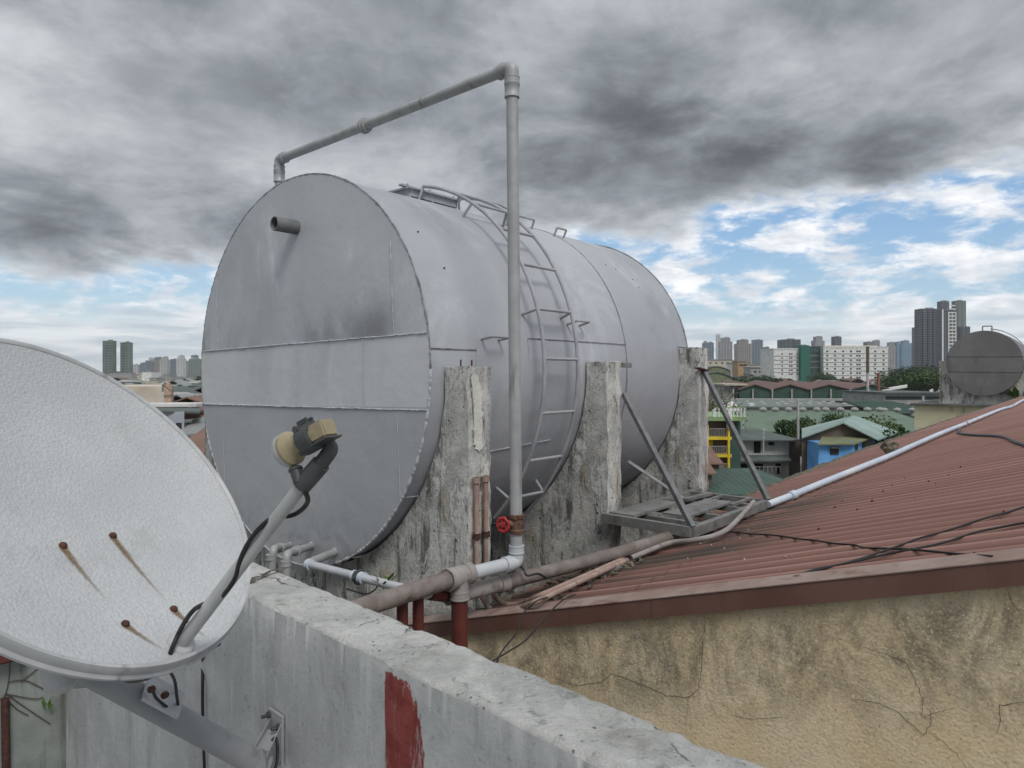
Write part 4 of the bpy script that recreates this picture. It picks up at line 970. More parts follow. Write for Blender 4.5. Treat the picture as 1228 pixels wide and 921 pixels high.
def arm_y(v): t = (772-v)/(772-577.); return ab.y+(at_.y-ab.y)*t
AP = lambda u, v, o=-.016: P(u, v, arm_y(v)+o)
cable('coax_cable', [cp1-dpl*.003, AP(366, 590, -.012), AP(369, 601, .004), AP(362, 611, .016), AP(350, 618, .022), AP(334, 620, .012), AP(322, 624, -.006), AP(308, 637), AP(296, 654), AP(288, 672), AP(283, 690), AP(276, 703), AP(268, 713, -.014), AP(262, 719, .008), AP(252, 722, .012), AP(243, 725, .002), AP(233, 731), AP(224, 742, -.014), AP(215, 758, -.012),
      on_dish(207, 776, .012)[0], P(200, 794, ab.y-.03), P(190, 805, ab.y-.01), P(176, 813, 1.25), P(158, 817, 1.36), P(140, 812, 1.5)], .0042, 'black coax wound along the feed arm of the dish and away under its rim', 'cable', n=8)
cable('coax_cable', [P(262, 772, 1.42), on_in(244, 786, .02), on_in(243, 820, .012), on_in(243, 850, .012), on_in(244, 890, .012), on_in(246, 945, .012)], .0048, 'black coax hanging straight down the parapet below the dish rim', 'cable')
cable('coax_cable', [P(200, 800, 1.5), P(209, 815, 1.6), P(212, 835, 1.65), P(213, 848, 1.68), P(204, 850, 1.66), P(188, 838, 1.6), P(183, 828, 1.58)], .0035, 'short dark wire looped beneath the dish by its mount', 'cable')
# mount: mast, wall bracket
m0 = P(118, 812, 1.62); m1 = P(312, 917, 1.86)
bm = new(); tube(bm, [P(96, 798, 1.58), m1], .031, 22); mast = obj('mast', bm, M['mast'], dish, True)
bk = DC-DN*.095
bm = new(); beam(bm, bk, P(118, 812, 1.62), .09, .05); obox(bm, DC-DN*.105, DN, da_, db_, .02, .2, .2); obj('back_bracket', bm, M['mast'], dish)
bm = new(); lathe(bm, P(72, 812, 1.42), (.3, -.3, -1), [(.03, -.05), (.034, -.01), (.028, .02), (.012, .032)], 18); obj('end_cap', bm, M['arm'], dish, True)
wbk = on_in(331, 884, .008)
nin = Vector((-PS, -PC, 0)); tq = Vector((PC, -PS, 0))
bm = new(); obox(bm, wbk, tq, nin, Z_, .075, .008, .14); brk = obj('wall_bracket', bm, M['mast'], dish)
bm = new(); beam(bm, wbk+nin*.004, m1, .05, .05)
for s_ in (-1, 1): hexa(bm, [wbk+tq*.03*s_-Z_*.05, wbk+tq*(.03*s_+.004)-Z_*.05, m1+tq*(.033*s_+.004)-Z_*.035, m1+tq*.033*s_-Z_*.035, wbk+tq*.03*s_+Z_*.05, wbk+tq*(.03*s_+.004)+Z_*.05, m1+tq*(.033*s_+.004)+Z_*.035, m1+tq*.033*s_+Z_*.035])
obj('bracket_arm', bm, M['mast'], brk)
bm = new(); lathe(bm, m1+Z_*.0, (m1-m0), [(.02, -.03), (.034, -.028), (.034, .01), (.02, .012)], 20); obj('mast_collar', bm, M['mast'], dish, True)
for q_, z_ in ((-.028, .055), (.028, .04), (-.024, -.055), (.028, -.05)):
    bm = new(); lathe(bm, wbk+tq*q_+Z_*z_+nin*.004, nin, [(.010, 0), (.010, .007), (.005, .008), (.005, .024)], 6); obj('bolt', bm, M['plastic_dk'], brk)
bm = new(); tube(bm, spline([wbk+tq*.02+Z_*.0+nin*.03, P(331, 885, 1.9), P(333, 905, 1.88), P(330, 925, 1.86)], 5), .004, 6); obj('tie_wire', bm, M['rubber'], brk)
# clamp plate with bolts on the mast under the rim
pm = P(196, 835, 1.66)
bm = new(); obox(bm, pm, (m1-m0), DN, (m1-m0).cross(DN), .10, .01, .07); cl = obj('clamp_plate', bm, M['dishrim'], dish)
for u, v in ((183, 826), (199, 833)):
    bm = new(); lathe(bm, P(u, v, 1.62), (0, -1, .2), [(.008, 0), (.008, .01), (.004, .012)], 8); obj('bolt', bm, M['rust'], cl)
# =================================================================== TOWN
def X(u, y): return (u-U0)/F*y
def Zv(v, y): return EYE-(v-V0)/F*y
def wb(bm, x0, x1, y0, y1, z0, z1, mi=0):
    hexa(bm, [Vector(c) for c in ((x0,y0,z0), (x1,y0,z0), (x1,y1,z0), (x0,y1,z0), (x0,y0,z1), (x1,y0,z1), (x1,y1,z1), (x0,y1,z1))], mi)
def ybox(bm, cx, cy, w, d, z0, z1, yaw=0, mi=0):
    c, s = math.cos(yaw), math.sin(yaw); pts = [Vector((cx+c*a-s*b, cy+s*a+c*b, 0)) for a, b in ((-w/2, -d/2), (w/2, -d/2), (w/2, d/2), (-w/2, d/2))]
    hexa(bm, [p+Z_*z0 for p in pts]+[p+Z_*z1 for p in pts], mi)
def poly(bm, *pts):
    return bm.faces.new([bm.verts.new(p) for p in pts])
def thick(bm, pts, t=.12):
    """a sheet with thickness: pts ccw from above"""
    a = [bm.verts.new(Vector(p)) for p in pts]; b = [bm.verts.new(Vector(p)-Z_*t) for p in pts]; n = len(pts)
    bm.faces.new(a); bm.faces.new(b[::-1])
    for i in range(n): bm.faces.new([b[i], b[(i+1) % n], a[(i+1) % n], a[i]])
def hip(bm, x0, x1, y0, y1, ze_, zr, k=.5, t=.12):
    ym = (y0+y1)/2; d = (y1-y0)/2*k*2
    a, b = Vector((x0+min(d, (x1-x0)*.45), ym, zr)), Vector((x1-min(d, (x1-x0)*.45), ym, zr))
    c = [Vector(p) for p in ((x0, y0, ze_), (x1, y0, ze_), (x1, y1, ze_), (x0, y1, ze_))]
    for f in ((c[0], c[1], b, a), (c[1], c[2], b), (c[2], c[3], a, b), (c[3], c[0], a)): thick(bm, f, t)
# ground
bm = new(); S_ = 3400
bmesh.ops.create_grid(bm, x_segments=24, y_segments=24, size=S_)
for v in bm.verts: v.co.y += 800
tag(obj('ground', bm, M['ground'], origin=(0, 0, 0)), kind='structure')
bm = new()
for (x0, y0, x1, y1, w) in ((-400, 98, 600, 96, 9), (10, 60, 12, 900, 8), (-260, 250, 600, 262, 10)):
    beam(bm, (x0, y0, .0), (x1, y1, .0), w, .012)
tag(obj('road', bm, M['road'], origin=(0, 0, 0)), kind='structure')

# ---- towers
def tower(u0, u1, vt, y, m, label, group, yaw=0, crown=None, name='tower_block', dr=.75, base=0):
    Wd = (u1-u0)/F*y; a = abs(yaw); w = Wd/(math.cos(a)+dr*math.sin(a)); d = w*dr; cx, cy = X((u0+u1)/2, y), y+d/2; zt = Zv(vt, y)
    t = thing(name, (cx, cy, 0), label, 'tower', group)
    bm = new(); zb = zt
    if crown == 'step': zb = zt-.07*zt-2; ybox(bm, cx, cy, w, d, 0, zb, yaw); ybox(bm, cx, cy, w*.7, d*.7, zb-.01, zt, yaw)
    elif crown == 'twin': zb = zt-3; ybox(bm, cx, cy, w, d, 0, zb, yaw)
    else: ybox(bm, cx, cy, w, d, 0, zt, yaw)
    if crown == 'fins':
        for k in (-.4, -.13, .13, .4): ybox(bm, cx+k*w, cy-d*.5-.6, w*.06, 1.2, 0, zt-2, 0)
    obj('shaft', bm, M[m], t)
    bm = new()
    if crown == 'twin':
        ybox(bm, cx-w*.22, cy, w*.3, d*.4, zb, zt+2, yaw); ybox(bm, cx+w*.22, cy, w*.3, d*.4, zb, zt, yaw)
    else: ybox(bm, cx+w*.1, cy, w*.34, d*.4, zt, zt+max(1.5, w*.07), yaw)
    obj('roof_plant', bm, M['w_grey'], t)
    return t
GL = 'towers of the left-hand skyline'; GR = 'towers of the right-hand skyline'; GB = 'cluster of charcoal high-rises'
tower(121, 137, 408.5, 900, 't_twin', 'left one of two matching slim green-grey towers above the dish rim', 'twin green-grey towers', -.45, dr=.6)
tower(142.5, 157, 410.5, 900, 't_twin', 'right one of two matching slim green-grey towers above the dish rim', 'twin green-grey towers', -.45, dr=.6)
ordw = ['first', 'second', 'third', 'fourth', 'fifth', 'sixth', 'seventh', 'eighth', 'ninth', 'tenth', 'eleventh', 'twelfth', 'thirteenth', 'fourteenth', 'fifteenth', 'sixteenth', 'seventeenth', 'eighteenth', 'nineteenth', 'twentieth']
cn = dict(bl='dark blue-grey', gr='grey', lt='pale', dk='very dark', gn='greenish', br='brownish', cy='bluish', wh='whitish')
L1 = [(158, 165.5, 437, 1700, 'lt', ''), (166, 176, 435, 2000, 'bl', 'step'), (176, 186.5, 432, 1850, 'bl', 'twin'), (184, 190.5, 433.5, 1700, 'br', ''), (190.5, 201, 428, 1600, 'lt', 'step'),
      (200.5, 205, 438, 1950, 'dk', ''), (204, 211, 430.5, 1850, 'bl', ''), (211, 221, 426.5, 1600, 'wh', 'step'), (220, 226, 433, 1900, 'gr', ''), (225.5, 239, 429, 1750, 'gn', 'twin'), (229, 236, 426, 1850, 'bl', ''), (237.5, 246, 431.5, 1800, 'gr', '')]
for i, (a, b, v, y, c, cr) in enumerate(L1):
    tower(a, b, v, y, 't_'+c, f'{cn[c]} far tower, {ordw[i]} from the left in the skyline left of the tank', GL, random.uniform(-.25, .25), cr)
L2 = [(842.5, 858, 409.5, 1900, 'bl', 'twin'), (859, 864.5, 401, 2000, 'wh', ''), (863, 880, 405, 1750, 'gr', 'step'), (884, 901, 407.5, 1650, 'br', 'step'), (903, 916, 407.5, 1800, 'bl', ''), (915.5, 924.5, 416, 1850, 'gn', 'step'), (924, 929, 424, 2100, 'bl', ''),
      (938, 960.5, 407, 1300, 'dk', 'fins'), (976, 989.5, 403.5, 1500, 'gr', 'step'), (999.5, 1009.5, 403.5, 1500, 'dk', ''), (1038, 1048.5, 410, 1500, 'gn', ''), (1048, 1056, 408, 1550, 'gr', ''),
      (1065, 1074.5, 410.5, 1600, 'gr', 'step'), (1074, 1083.5, 410, 1900, 'cy', ''), (1082, 1093, 408.5, 1700, 'cy', 'step'), (1092.5, 1098, 411.5, 1900, 'br', '')]
for i, (a, b, v, y, c, cr) in enumerate(L2):
    tower(a, b, v, y, 't_'+c, f'{cn[c]} far tower, {ordw[i]} from the left in the skyline right of the tank', GR, random.uniform(-.25, .25), cr)
tower(1097, 1105.5, 392.5, 1010, 't_gn', 'slim grey-green tower at the left foot of the charcoal high-rises', GB)
tower(1104.5, 1128, 370, 950, 't_big', 'broad charcoal high-rise, the widest of the cluster beside the second tank', GB, 0, 'fins', dr=.6)
tower(1127, 1141.5, 361, 1080, 't_dk', 'dark high-rise standing tallest just behind the white-framed one', GB, 0, 'step')
wt = tower(1129.5, 1148, 371, 900, 't_big', 'charcoal high-rise with a white gridded face in the cluster beside the second tank', GB, 0, None, dr=.6)
y_ = 899.4; bm = new(); wb(bm, X(1129.5, 900), X(1131.2, 900), y_, y_+.5, 0, Zv(371, 900)); obj('white_frame', bm, M['w_white'], wt)
for i in range(22):
    bm = new(); z = 8+i*4.4; wb(bm, X(1138, 900), X(1145.5, 900), y_, y_+.5, z, z+1.5); obj('white_balcony', bm, M['w_white'], wt)
bm = new(); wb(bm, X(1136.8, 900), X(1138, 900), y_-.1, y_+.5, 0, Zv(374, 900)); wb(bm, X(1145.5, 900), X(1146.5, 900), y_-.1, y_+.5, 0, Zv(374, 900)); wb(bm, X(1141.3, 900), X(1142, 900), y_-.1, y_+.3, 0, Zv(374, 900)); obj('white_frame', bm, M['w_white'], wt)
tower(1146.5, 1158.5, 360.5, 1000, 't_gn', 'tall greenish glass high-rise, right-hand one of the cluster', GB)
tower(1152, 1163.5, 391.5, 940, 't_dk', 'low dark block at the right foot of the charcoal high-rises', GB)

random.seed(77)
for side, (ua, ub), g, lab in ((0, (160, 246), GL, 'hazy small tower standing far behind the left-hand skyline'), (1, (842, 1100), GR, 'hazy small tower standing far behind the right-hand skyline')):
    for k in range(22 if side == 0 else 34):
        u = random.uniform(ua, ub); w_ = random.uniform(4, 10); tower(u, u+w_, random.uniform(428, 439) if side == 0 else random.uniform(412, 434), random.uniform(2200, 2900), random.choice(['t_bl', 't_gr', 't_lt', 't_dk', 't_wh']), lab, 'hazy towers behind the '+('left' if side == 0 else 'right')+' skyline', random.uniform(-.3, .3))
# ---- pale slab blocks with rows of windows
def slab(u0, u1, vt, y, d, m, label, cols, rows, ww, wh, name='apartment_block', cat='building'):
    t = thing(name, (X((u0+u1)/2, y), y, 0), label, cat); bm = new(); wb(bm, X(u0, y), X(u1, y), y, y+d, 0, Zv(vt, y)); obj('wall', bm, M[m], t)
    bm = new(); wb(bm, X(u0, y)-.3, X(u1, y)+.3, y-.3, y+d+.3, Zv(vt, y)+.01, Zv(vt, y)+.9); obj('parapet', bm, M[m], t)
    first = None; n = 0; rest = new(); used = False
    for v in rows:
        for u in cols:
            c = Vector((X(u, y), y-.06, Zv(v, y)))
            if n < 98:
                if first is None: bm = new(); obox(bm, c, (1, 0, 0), (0, 1, 0), Z_, ww, .1, wh); first = obj('window', bm, M['glassdk'], t, origin=c)
                else: s = first.copy(); col.objects.link(s); s.parent = t; s.location = c-wloc(t)
            else: obox(rest, c, (1, 0, 0), (0, 1, 0), Z_, ww, .1, wh); used = True
            n += 1
    if used: tag(obj('window', rest, M['glassdk'], t), kind='stuff')
    else: rest.free()
    for v in rows[1:]:
        bm = new(); z = Zv((v+rows[rows.index(v)-1])/2, y); wb(bm, X(u0, y)-.1, X(u1, y)+.1, y-.25, y-.002, z-.2, z+.2); obj('ledge', bm, M['w_grey'], t)
    return t
rr_ = [421.3, 426.6, 431.8, 437, 442.2, 447.4, 452.5]
slab(928, 961, 419, 560, 30, 'w_white', 'white slab block with rows of small dark windows, left of the green-netted shaft', [938, 947, 949.5, 956, 958.5], [424.5, 429.3, 434.1, 439, 443.9, 448.8], 1.1, 1.1)
slab(987.5, 1065, 417, 560, 30, 'w_white', 'longer white slab block with seven rows of windows, right of the green-netted shaft', [992, 1001.5, 1011, 1020.5, 1028, 1031, 1040, 1049.5, 1059.5], rr_, 1.5, 1.2)
t = thing('lift_shaft', (X(965, 556), 556, 0), 'bright green netted shaft between the two white slab blocks', 'building'); bm = new(); wb(bm, X(960.5, 556), X(971, 556), 556, 570, 0, Zv(414, 556)); obj('wall', bm, M['net_green'], t)
bm = new(); wb(bm, X(962, 556), X(969, 556), 558, 566, Zv(414, 556), Zv(413, 556)); obj('roof', bm, M['w_grey'], t)
slab(971, 987.3, 416.5, 566, 14, 'w_teal', 'dark scaffolded block between the green shaft and the longer white slab', [975, 979, 983], [423, 430, 437, 444], 2, 1.2)
bm = new(); wb(bm, X(990, 561), X(1056, 561), 566, 585, Zv(417, 561), Zv(414, 561)); tag(obj('roof_storey', bm, M['w_beige']), 'low beige storey set back on the roof of the longer white slab block', 'building')
# low pale sheds in front of the skyline
for (u0, u1, v, y, m, lab) in ((846, 878, 431.5, 900, 'w_cream', 'long cream building behind the arched shed'), (878, 885, 436, 800, 'w_white', 'small white building beside the orange block'), (885, 895, 433.5, 780, 'w_orange', 'orange block among the low buildings left of the white slabs'), (895, 924, 437.5, 850, 'w_cream', 'low cream shed right of the orange block'), (900, 928, 441, 700, 'w_grey', 'low grey building in front of the cream shed')):
    t = thing('low_building', (X((u0+u1)/2, y), y, 0), lab, 'building'); bm = new(); wb(bm, X(u0, y), X(u1, y), y, y+20, 0, Zv(v, y)); obj('wall', bm, M[m], t); bm = new(); wb(bm, X(u0, y)-1, X(u1, y)+1, y-1, y+21, Zv(v, y)+.01, Zv(v, y)+.8); obj('roof', bm, M['r_grey'], t)
    for k in range(4):
        bm = new(); xx = X(u0, y)+(X(u1, y)-X(u0, y))*(.15+.22*k); wb(bm, xx, xx+2.4, y-.15, y-.02, Zv(v, y)-5, Zv(v, y)-3); obj('window', bm, M['glassdk'], t)
def vault(u0, u1, vt, ve, y, d, lab):
    t = thing('arched_shed', (X((u0+u1)/2, y), y, 0), lab, 'building'); bm = new(); x0, x1 = X(u0, y), X(u1, y); n = 12; h = Zv(vt, y)-Zv(ve, y)
    pts = [(x0+(x1-x0)*i/n, Zv(ve, y)+h*math.sin(math.pi*i/n)) for i in range(n+1)]
    for a, b in zip(pts, pts[1:]): thick(bm, [(a[0], y, a[1]), (b[0], y, b[1]), (b[0], y+d, b[1]), (a[0], y+d, a[1])], .4)
    obj('roof', bm, M['r_slate'], t); bm = new()
    vs0 = [bm.verts.new((x, y+.5, z-.2)) for x, z in pts]+[bm.verts.new((x1, y+.5, 0)), bm.verts.new((x0, y+.5, 0))]; bm.faces.new(vs0)
    wb(bm, x0, x0+.4, y+.5, y+d, 0, Zv(ve, y)-.2); wb(bm, x1-.4, x1, y+.5, y+d, 0, Zv(ve, y)-.2); obj('wall', bm, M['r_olive'], t)
vault(843, 876, 439, 444, 420, 60, 'grey arched-roof shed just right of the tank, the farther of two')
vault(838, 880, 446, 453, 330, 50, 'brown-green arched-roof shed just right of the tank, the nearer of two')

# ---- red roofed hall with four gables
y = 200; t = thing('red_gabled_hall', (X(975, y), y, 0), 'long industrial hall with a row of dull red gabled roofs and dark green cladding', 'building')
ug = [886, 925, 970, 1020, 1072]
bm = new(); wbm = new(); zval, zr_ = Zv(466.5, y), Zv(460.5, y)
for a, b in zip(ug, ug[1:]):
    xa, xb = X(a, y), X(b, y); xm = (xa+xb)/2
    thick(bm, [(xa, y, zval), (xm, y, zr_), (xm+8, y+52, zr_+.8), (xa+8, y+52, zval+.6)], .25); thick(bm, [(xm, y, zr_), (xb, y, zval), (xb+8, y+52, zval+.6), (xm+8, y+52, zr_+.8)], .25)
    vs = [wbm.verts.new(p) for p in ((xa, y+.6, 0), (xb, y+.6, 0), (xb, y+.6, zval-.3), (xm, y+.6, zr_-.3), (xa, y+.6, zval-.3))]; wbm.faces.new(vs)
wb(wbm, X(886, y), X(886, y)+.3, y+.6, y+50, 0, zval-.4); wb(wbm, X(1072, y)-.3, X(1072, y), y+.6, y+50, 0, zval-.4)
obj('roof', bm, M['r_red'], t); obj('wall', wbm, M['r_dkgreen'], t)
bm = new(); wb(bm, X(872, 196), X(1074, 196), 193, 199.8, Zv(480.5, 196), Zv(478.3, 196)); obj('canopy', bm, M['w_grey'], t)
for k in range(9):
    bm = new(); xx = X(880+k*23.5, 199); wb(bm, xx, xx+.35, 199.85, 200.2, 0, zval); obj('column', bm, M['w_grey'], t)
bm = new(); thick(bm, [(X(1058, 195), 195, Zv(468, 195)), (X(1088, 195), 195, Zv(462.5, 195)), (X(1088, 215), 215, Zv(461, 215)), (X(1058, 215), 215, Zv(466, 215))], .5); obj('white_roof_edge', bm, M['r_white'], t)
t = thing('low_building', (X(860, 190), 190, 0), 'pale low roof at the left end of the red gabled hall', 'building'); bm = new(); wb(bm, X(868, 205), X(892, 205), 205, 222, 0, Zv(461, 205)-.3); obj('wall', bm, M['w_grey'], t); bm = new(); wb(bm, X(866, 205), X(894, 205), 203, 224, Zv(461, 205)-.29, Zv(461, 205)+.2); obj('roof', bm, M['w_cream'], t)

# ---- green warehouse
t = thing('green_warehouse', (X(1010, 115), 115, 0), 'very wide low warehouse with a plain pale green roof and ridge vents', 'building')
xa, xb = X(884, 104), X(1142, 104); bm = new(); e0, r0 = Zv(517.5, 104), Zv(493, 126)
thick(bm, [(xa, 104, e0), (xb, 104, e0), (xb+3, 126, r0), (xa+3, 126, r0)], .15); thick(bm, [(xa+3, 126, r0), (xb+3, 126, r0), (xb+3, 128.6, r0-.2), (xa+3, 128.6, r0-.2)], .15)
obj('roof', bm, M['sheet_biggreen'], t); bm = new(); wb(bm, xa+.5, xb-.5, 104.6, 128, 0, e0-.2); obj('wall', bm, M['w_grey'], t)
vent = None
def vents(us, v, y, par, s=.8):
    global vent
    for u in us:
        c = Vector((X(u, y), y, Zv(v, y)))
        if vent is None:
            bm = new(); lathe(bm, c, Z_, [(.3, -.9), (.3, 0), (.62, .02), (.68, .25), (.5, .5), (.1, .62)], 12); vent = obj('vent', bm, M['w_grey'], par, origin=c)
        else: s_ = vent.copy(); col.objects.link(s_); s_.parent = par; s_.location = c-wloc(par)
vents([915+15.5*k+random.uniform(-3, 3) for k in range(10)], 492.5, 126, t); vents([1060, 1076, 1094, 1112], 493, 127, t)
t = thing('grey_flat_building', (X(970, 150), 150, 0), 'broad flat grey roof crowded with small vents behind the green warehouse', 'building')
bm = new(); wb(bm, X(870, 150), X(1056, 150), 150, 190, 0, Zv(489, 150)); obj('wall', bm, M['w_grey'], t)
bm = new(); wb(bm, X(870, 150)-.5, X(1056, 150)+.5, 149.5, 190.5, Zv(489, 150)+.01, Zv(489, 150)+.3); obj('roof', bm, M['r_gg'], t)
vents([905+13*k+random.uniform(-4, 4) for k in range(12)], 486, 160, t); vents([900+17*k+random.uniform(-4, 4) for k in range(9)], 483.5, 175, t)
bm = new(); wb(bm, X(899, 152), X(905, 152), 152, 154, Zv(489, 152)+.3, Zv(484, 152)); tag(obj('roof_tank', bm, M['w_white']), 'small white box standing on the flat grey roof', 'tank')
t = thing('stepped_green_hall', (X(1092, 135), 135, 0), 'dark green ribbed roof left of the second tank, behind the green warehouse', 'building')
bm = new(); xa, xb = X(1052, 130), X(1136, 130)
for k in range(7):
    y0, y1 = 129+k*3, 132+k*3; z0, z1 = Zv(495, 129)+k*.22, Zv(495, 129)+k*.22+.12
    thick(bm, [(xa+k*.45, y0, z0), (xb, y0, z0), (xb, y1, z1), (xa+k*.45+.4, y1, z1)], .25)
obj('roof', bm, M['r_dkgreen'], t); bm = new(); wb(bm, xa+1, xb-1, 130, 150, 0, Zv(495, 129)-.4); obj('wall', bm, M['w_grey'], t)
t = thing('grey_flat_building', (X(1095, 160), 160, 0), 'long grey building with a dark fascia above the dark green ribbed roof', 'building')
bm = new(); wb(bm, X(1060, 160), X(1140, 160), 160, 180, 0, Zv(472, 160)); obj('wall', bm, M['w_grey'], t); bm = new(); wb(bm, X(1058, 160), X(1142, 160), 159, 181, Zv(472, 160)+.01, Zv(470.5, 160)); obj('roof', bm, M['r_slate'], t)
bm = new(); wb(bm, X(1062, 160), X(1138, 160), 159.85, 159.98, Zv(479, 160), Zv(475.5, 160)); obj('window_band', bm, M['glassdk'], t)

# ---- houses close by on the right
t = thing('white_house', (X(920, 76), 76, 0), 'white two-storey house with dark grey-green hip roofs next to the yellow house', 'house'); y = 76
bm = new(); wb(bm, X(891, y), X(946, y), y, y+9, 0, Zv(527, y)); wb(bm, X(882, y-3), X(946, y-3), y-3, y, 0, Zv(552, y-3)); obj('wall', bm, M['w_white'], t)
bm = new(); hip(bm, X(884, y-1), X(962, y-1), y-1.2, y+10, Zv(527.5, y-1), Zv(514, y+4)); obj('roof', bm, M['r_slate'], t)
bm = new(); thick(bm, [(X(879, y-4), y-4.2, Zv(552, y-4)), (X(949, y-4), y-4.2, Zv(552, y-4)), (X(944, y), y-.02, Zv(545.5, y)), (X(888, y), y-.02, Zv(545.5, y))], .15); obj('lower_roof', bm, M['r_slate'], t)
for u0, u1, v0_, v1_, yy, m in ((921.5, 928, 530, 534, y, 'glassdk'), (904, 912, 529, 543, y, 'dark'), (887, 891.5, 530, 542, y+.4, 'dark'), (884, 897, 556, 566, y-3, 'dark'), (903, 915, 556, 562, y-3, 'glassdk'), (930, 936, 556, 568, y-3, 'dark')):
    bm = new(); wb(bm, X(u0, yy), X(u1, yy), yy-.07, yy-.01, Zv(v1_, yy), Zv(v0_, yy)); obj('window', bm, M[m], t)
bm = new(); wb(bm, X(947, y), X(962, y), y+.5, y+8, 0, Zv(529, y)); obj('side_lean_to', bm, M['w_brown'], t)
bm = new()
for k in range(8): wb(bm, X(900+k*5, y-4), X(900+k*5, y-4)+.06, y-4.1, y-4.04, Zv(567, y-4), Zv(560, y-4))
wb(bm, X(900, y-4), X(936, y-4), y-4.1, y-4.04, Zv(560, y-4), Zv(559.4, y-4)); obj('railing', bm, M['w_grey'], t)
bm = new(); tube(bm, [P(915.5, 546, 71.5), P(915.5, 512, 71.5)], .07, 6); tube(bm, [P(913, 515, 71.5), P(919, 515, 71.5)], .06, 6); tube(bm, [P(913, 525, 71.5), P(918, 525, 71.5)], .05, 6); tag(obj('aerial_mast', bm, M['post']), 'thin pale aerial mast in front of the white house', 'mast')

t = thing('yellow_house', (X(866, 68), 68, 0), 'yellow three-storey house with balconies and a green roof deck behind the tank end', 'house'); y = 68
bm = new(); wb(bm, X(846, y), X(877, y), y+1.5, y+9, 0, Zv(504, y)); obj('wall', bm, M['w_brown'], t)
bm = new(); wb(bm, X(877, y), X(892, y), y+1, y+9, 0, Zv(506, y)); obj('side_wall', bm, M['w_teal'], t)
for v in (524, 545, 566):
    bm = new(); wb(bm, X(846, y), X(877.5, y), y, y+1.55, Zv(v+3.4, y), Zv(v, y)); obj('balcony_slab', bm, M['w_yellow'], t)
    bm = new(); z = Zv(v, y)
    for k in range(14): wb(bm, X(849+k*2, y), X(849+k*2, y)+.04, y+.05, y+.09, z, z+.75)
    wb(bm, X(848, y), X(876, y), y+.04, y+.1, z+.75, z+.81); obj('railing', bm, M['w_grey'], t)
for u in (848.5, 874):
    bm = new(); wb(bm, X(u-1.2, y), X(u+1.4, y), y-.02, y+.3, 0, Zv(510, y)); obj('column', bm, M['w_yellow'], t)
for v in (536, 557):
    bm = new(); wb(bm, X(851, y), X(860, y), y+1.42, y+1.49, Zv(v+6, y), Zv(v-8, y)); obj('wall_panel', bm, M['w_yellow'], t)
bm = new(); wb(bm, X(848, y), X(892, y), y-.3, y+9.2, Zv(504.5, y), Zv(499.5, y)); obj('roof_deck', bm, M['w_lime'], t)
bm = new(); wb(bm, X(872, y), X(876.5, y), y-.35, y+.2, Zv(513, y), Zv(491, y)); wb(bm, X(853.8, y), X(856, y), y-.35, y, Zv(500, y), Zv(491, y)); obj('deck_post', bm, M['w_white'], t)
pst = None
for k in range(9):
    c = Vector((X(857+k*4.4, y), y-.2, Zv(499.5, y)))
    if pst is None: bm = new(); lathe(bm, c, Z_, [(.09, 0), (.05, .1), (.07, .35), (.05, .6), (.11, .66), (.1, .8)], 8); pst = obj('baluster', bm, M['w_white'], t, origin=c)
    else: s_ = pst.copy(); col.objects.link(s_); s_.parent = t; s_.location = c-wloc(t)
bm = new(); wb(bm, X(857, y), X(893, y), y-.28, y-.12, Zv(499.5, y)+.8, Zv(499.5, y)+.9); obj('handrail', bm, M['w_lime'], t)
bm = new(); c = Vector((X(876.5, 100), 100, Zv(492, 100))); 
vs = [bm.verts.new(p) for p in (c+Vector((-1.4, -1.4, 0)), c+Vector((1.4, -1.4, 0)), c+Vector((1.4, 1.4, 0)), c+Vector((-1.4, 1.4, 0)), c+Vector((0, 0, 1.4)))]
for f in ((0, 1, 4), (1, 2, 4), (2, 3, 4), (3, 0, 4)): bm.faces.new([vs[i] for i in f])
t2 = thing('garden_canopy', (c.x, c.y, 0), 'small white pointed canopy behind the roof deck of the yellow house', 'canopy'); obj('canopy_top', bm, M['r_white'], t2)
for a in (-1.3, 1.3):
    for b in (-1.3, 1.3): bm = new(); tube(bm, [(c.x+a, c.y+b, 0), (c.x+a, c.y+b, c.z)], .05, 6); obj('post', bm, M['w_white'], t2)

t = thing('blue_house', (X(1010, 62), 64, 0), 'bright blue house with pale mint metal roofs beyond the eave of the red roof', 'house'); y = 64
zr, zeL, zeR = Zv(506.5, y), Zv(524.5, y), Zv(522, y+3); xr = X(1011, y)
bm = new(); thick(bm, [(X(961.5, y), y, zeL), (xr, y, zr), (X(1024, y+11), y+11, zr), (X(961.5, y+11), y+11, zeL)], .12); obj('roof', bm, M['sheet_mint'], t)
bm = new(); thick(bm, [(xr, y, zr+.01), (X(1053, y-1), y-1, Zv(527, y-1)), (X(1078, y+7), y+7, zeR), (X(1024, y+11), y+11, zr+.01)], .12); obj('roof', bm, M['sheet_mint'], t)
bm = new(); vs = [bm.verts.new(p) for p in ((X(964, y), y+.5, 0), (X(1052, y), y+.5, 0), (X(1050, y), y+.5, Zv(526, y)), (xr, y+.5, zr-.14), (X(964, y), y+.5, zeL-.1))]; bm.faces.new(vs); hexa(bm, [Vector(p) for p in ((X(964, y)+.05, y+.52, 0), (X(981, y), y+.52, 0), (X(981, y+9), y+9, 0), (X(964, y+9), y+9, 0), (X(964, y)+.05, y+.52, zeL-.3), (X(981, y), y+.52, zeL-.3), (X(981, y+9), y+9, zeL-.3), (X(964, y+9), y+9, zeL-.3))]); obj('gable_wall', bm, M['w_brown'], t)
bm = new(); wb(bm, X(981.5, y-2), X(1021, y-2), y-2, y+.4, 0, Zv(531, y-2)); vs = [(X(1021, y-2), y-2), (X(1072, y+7), y+7)]
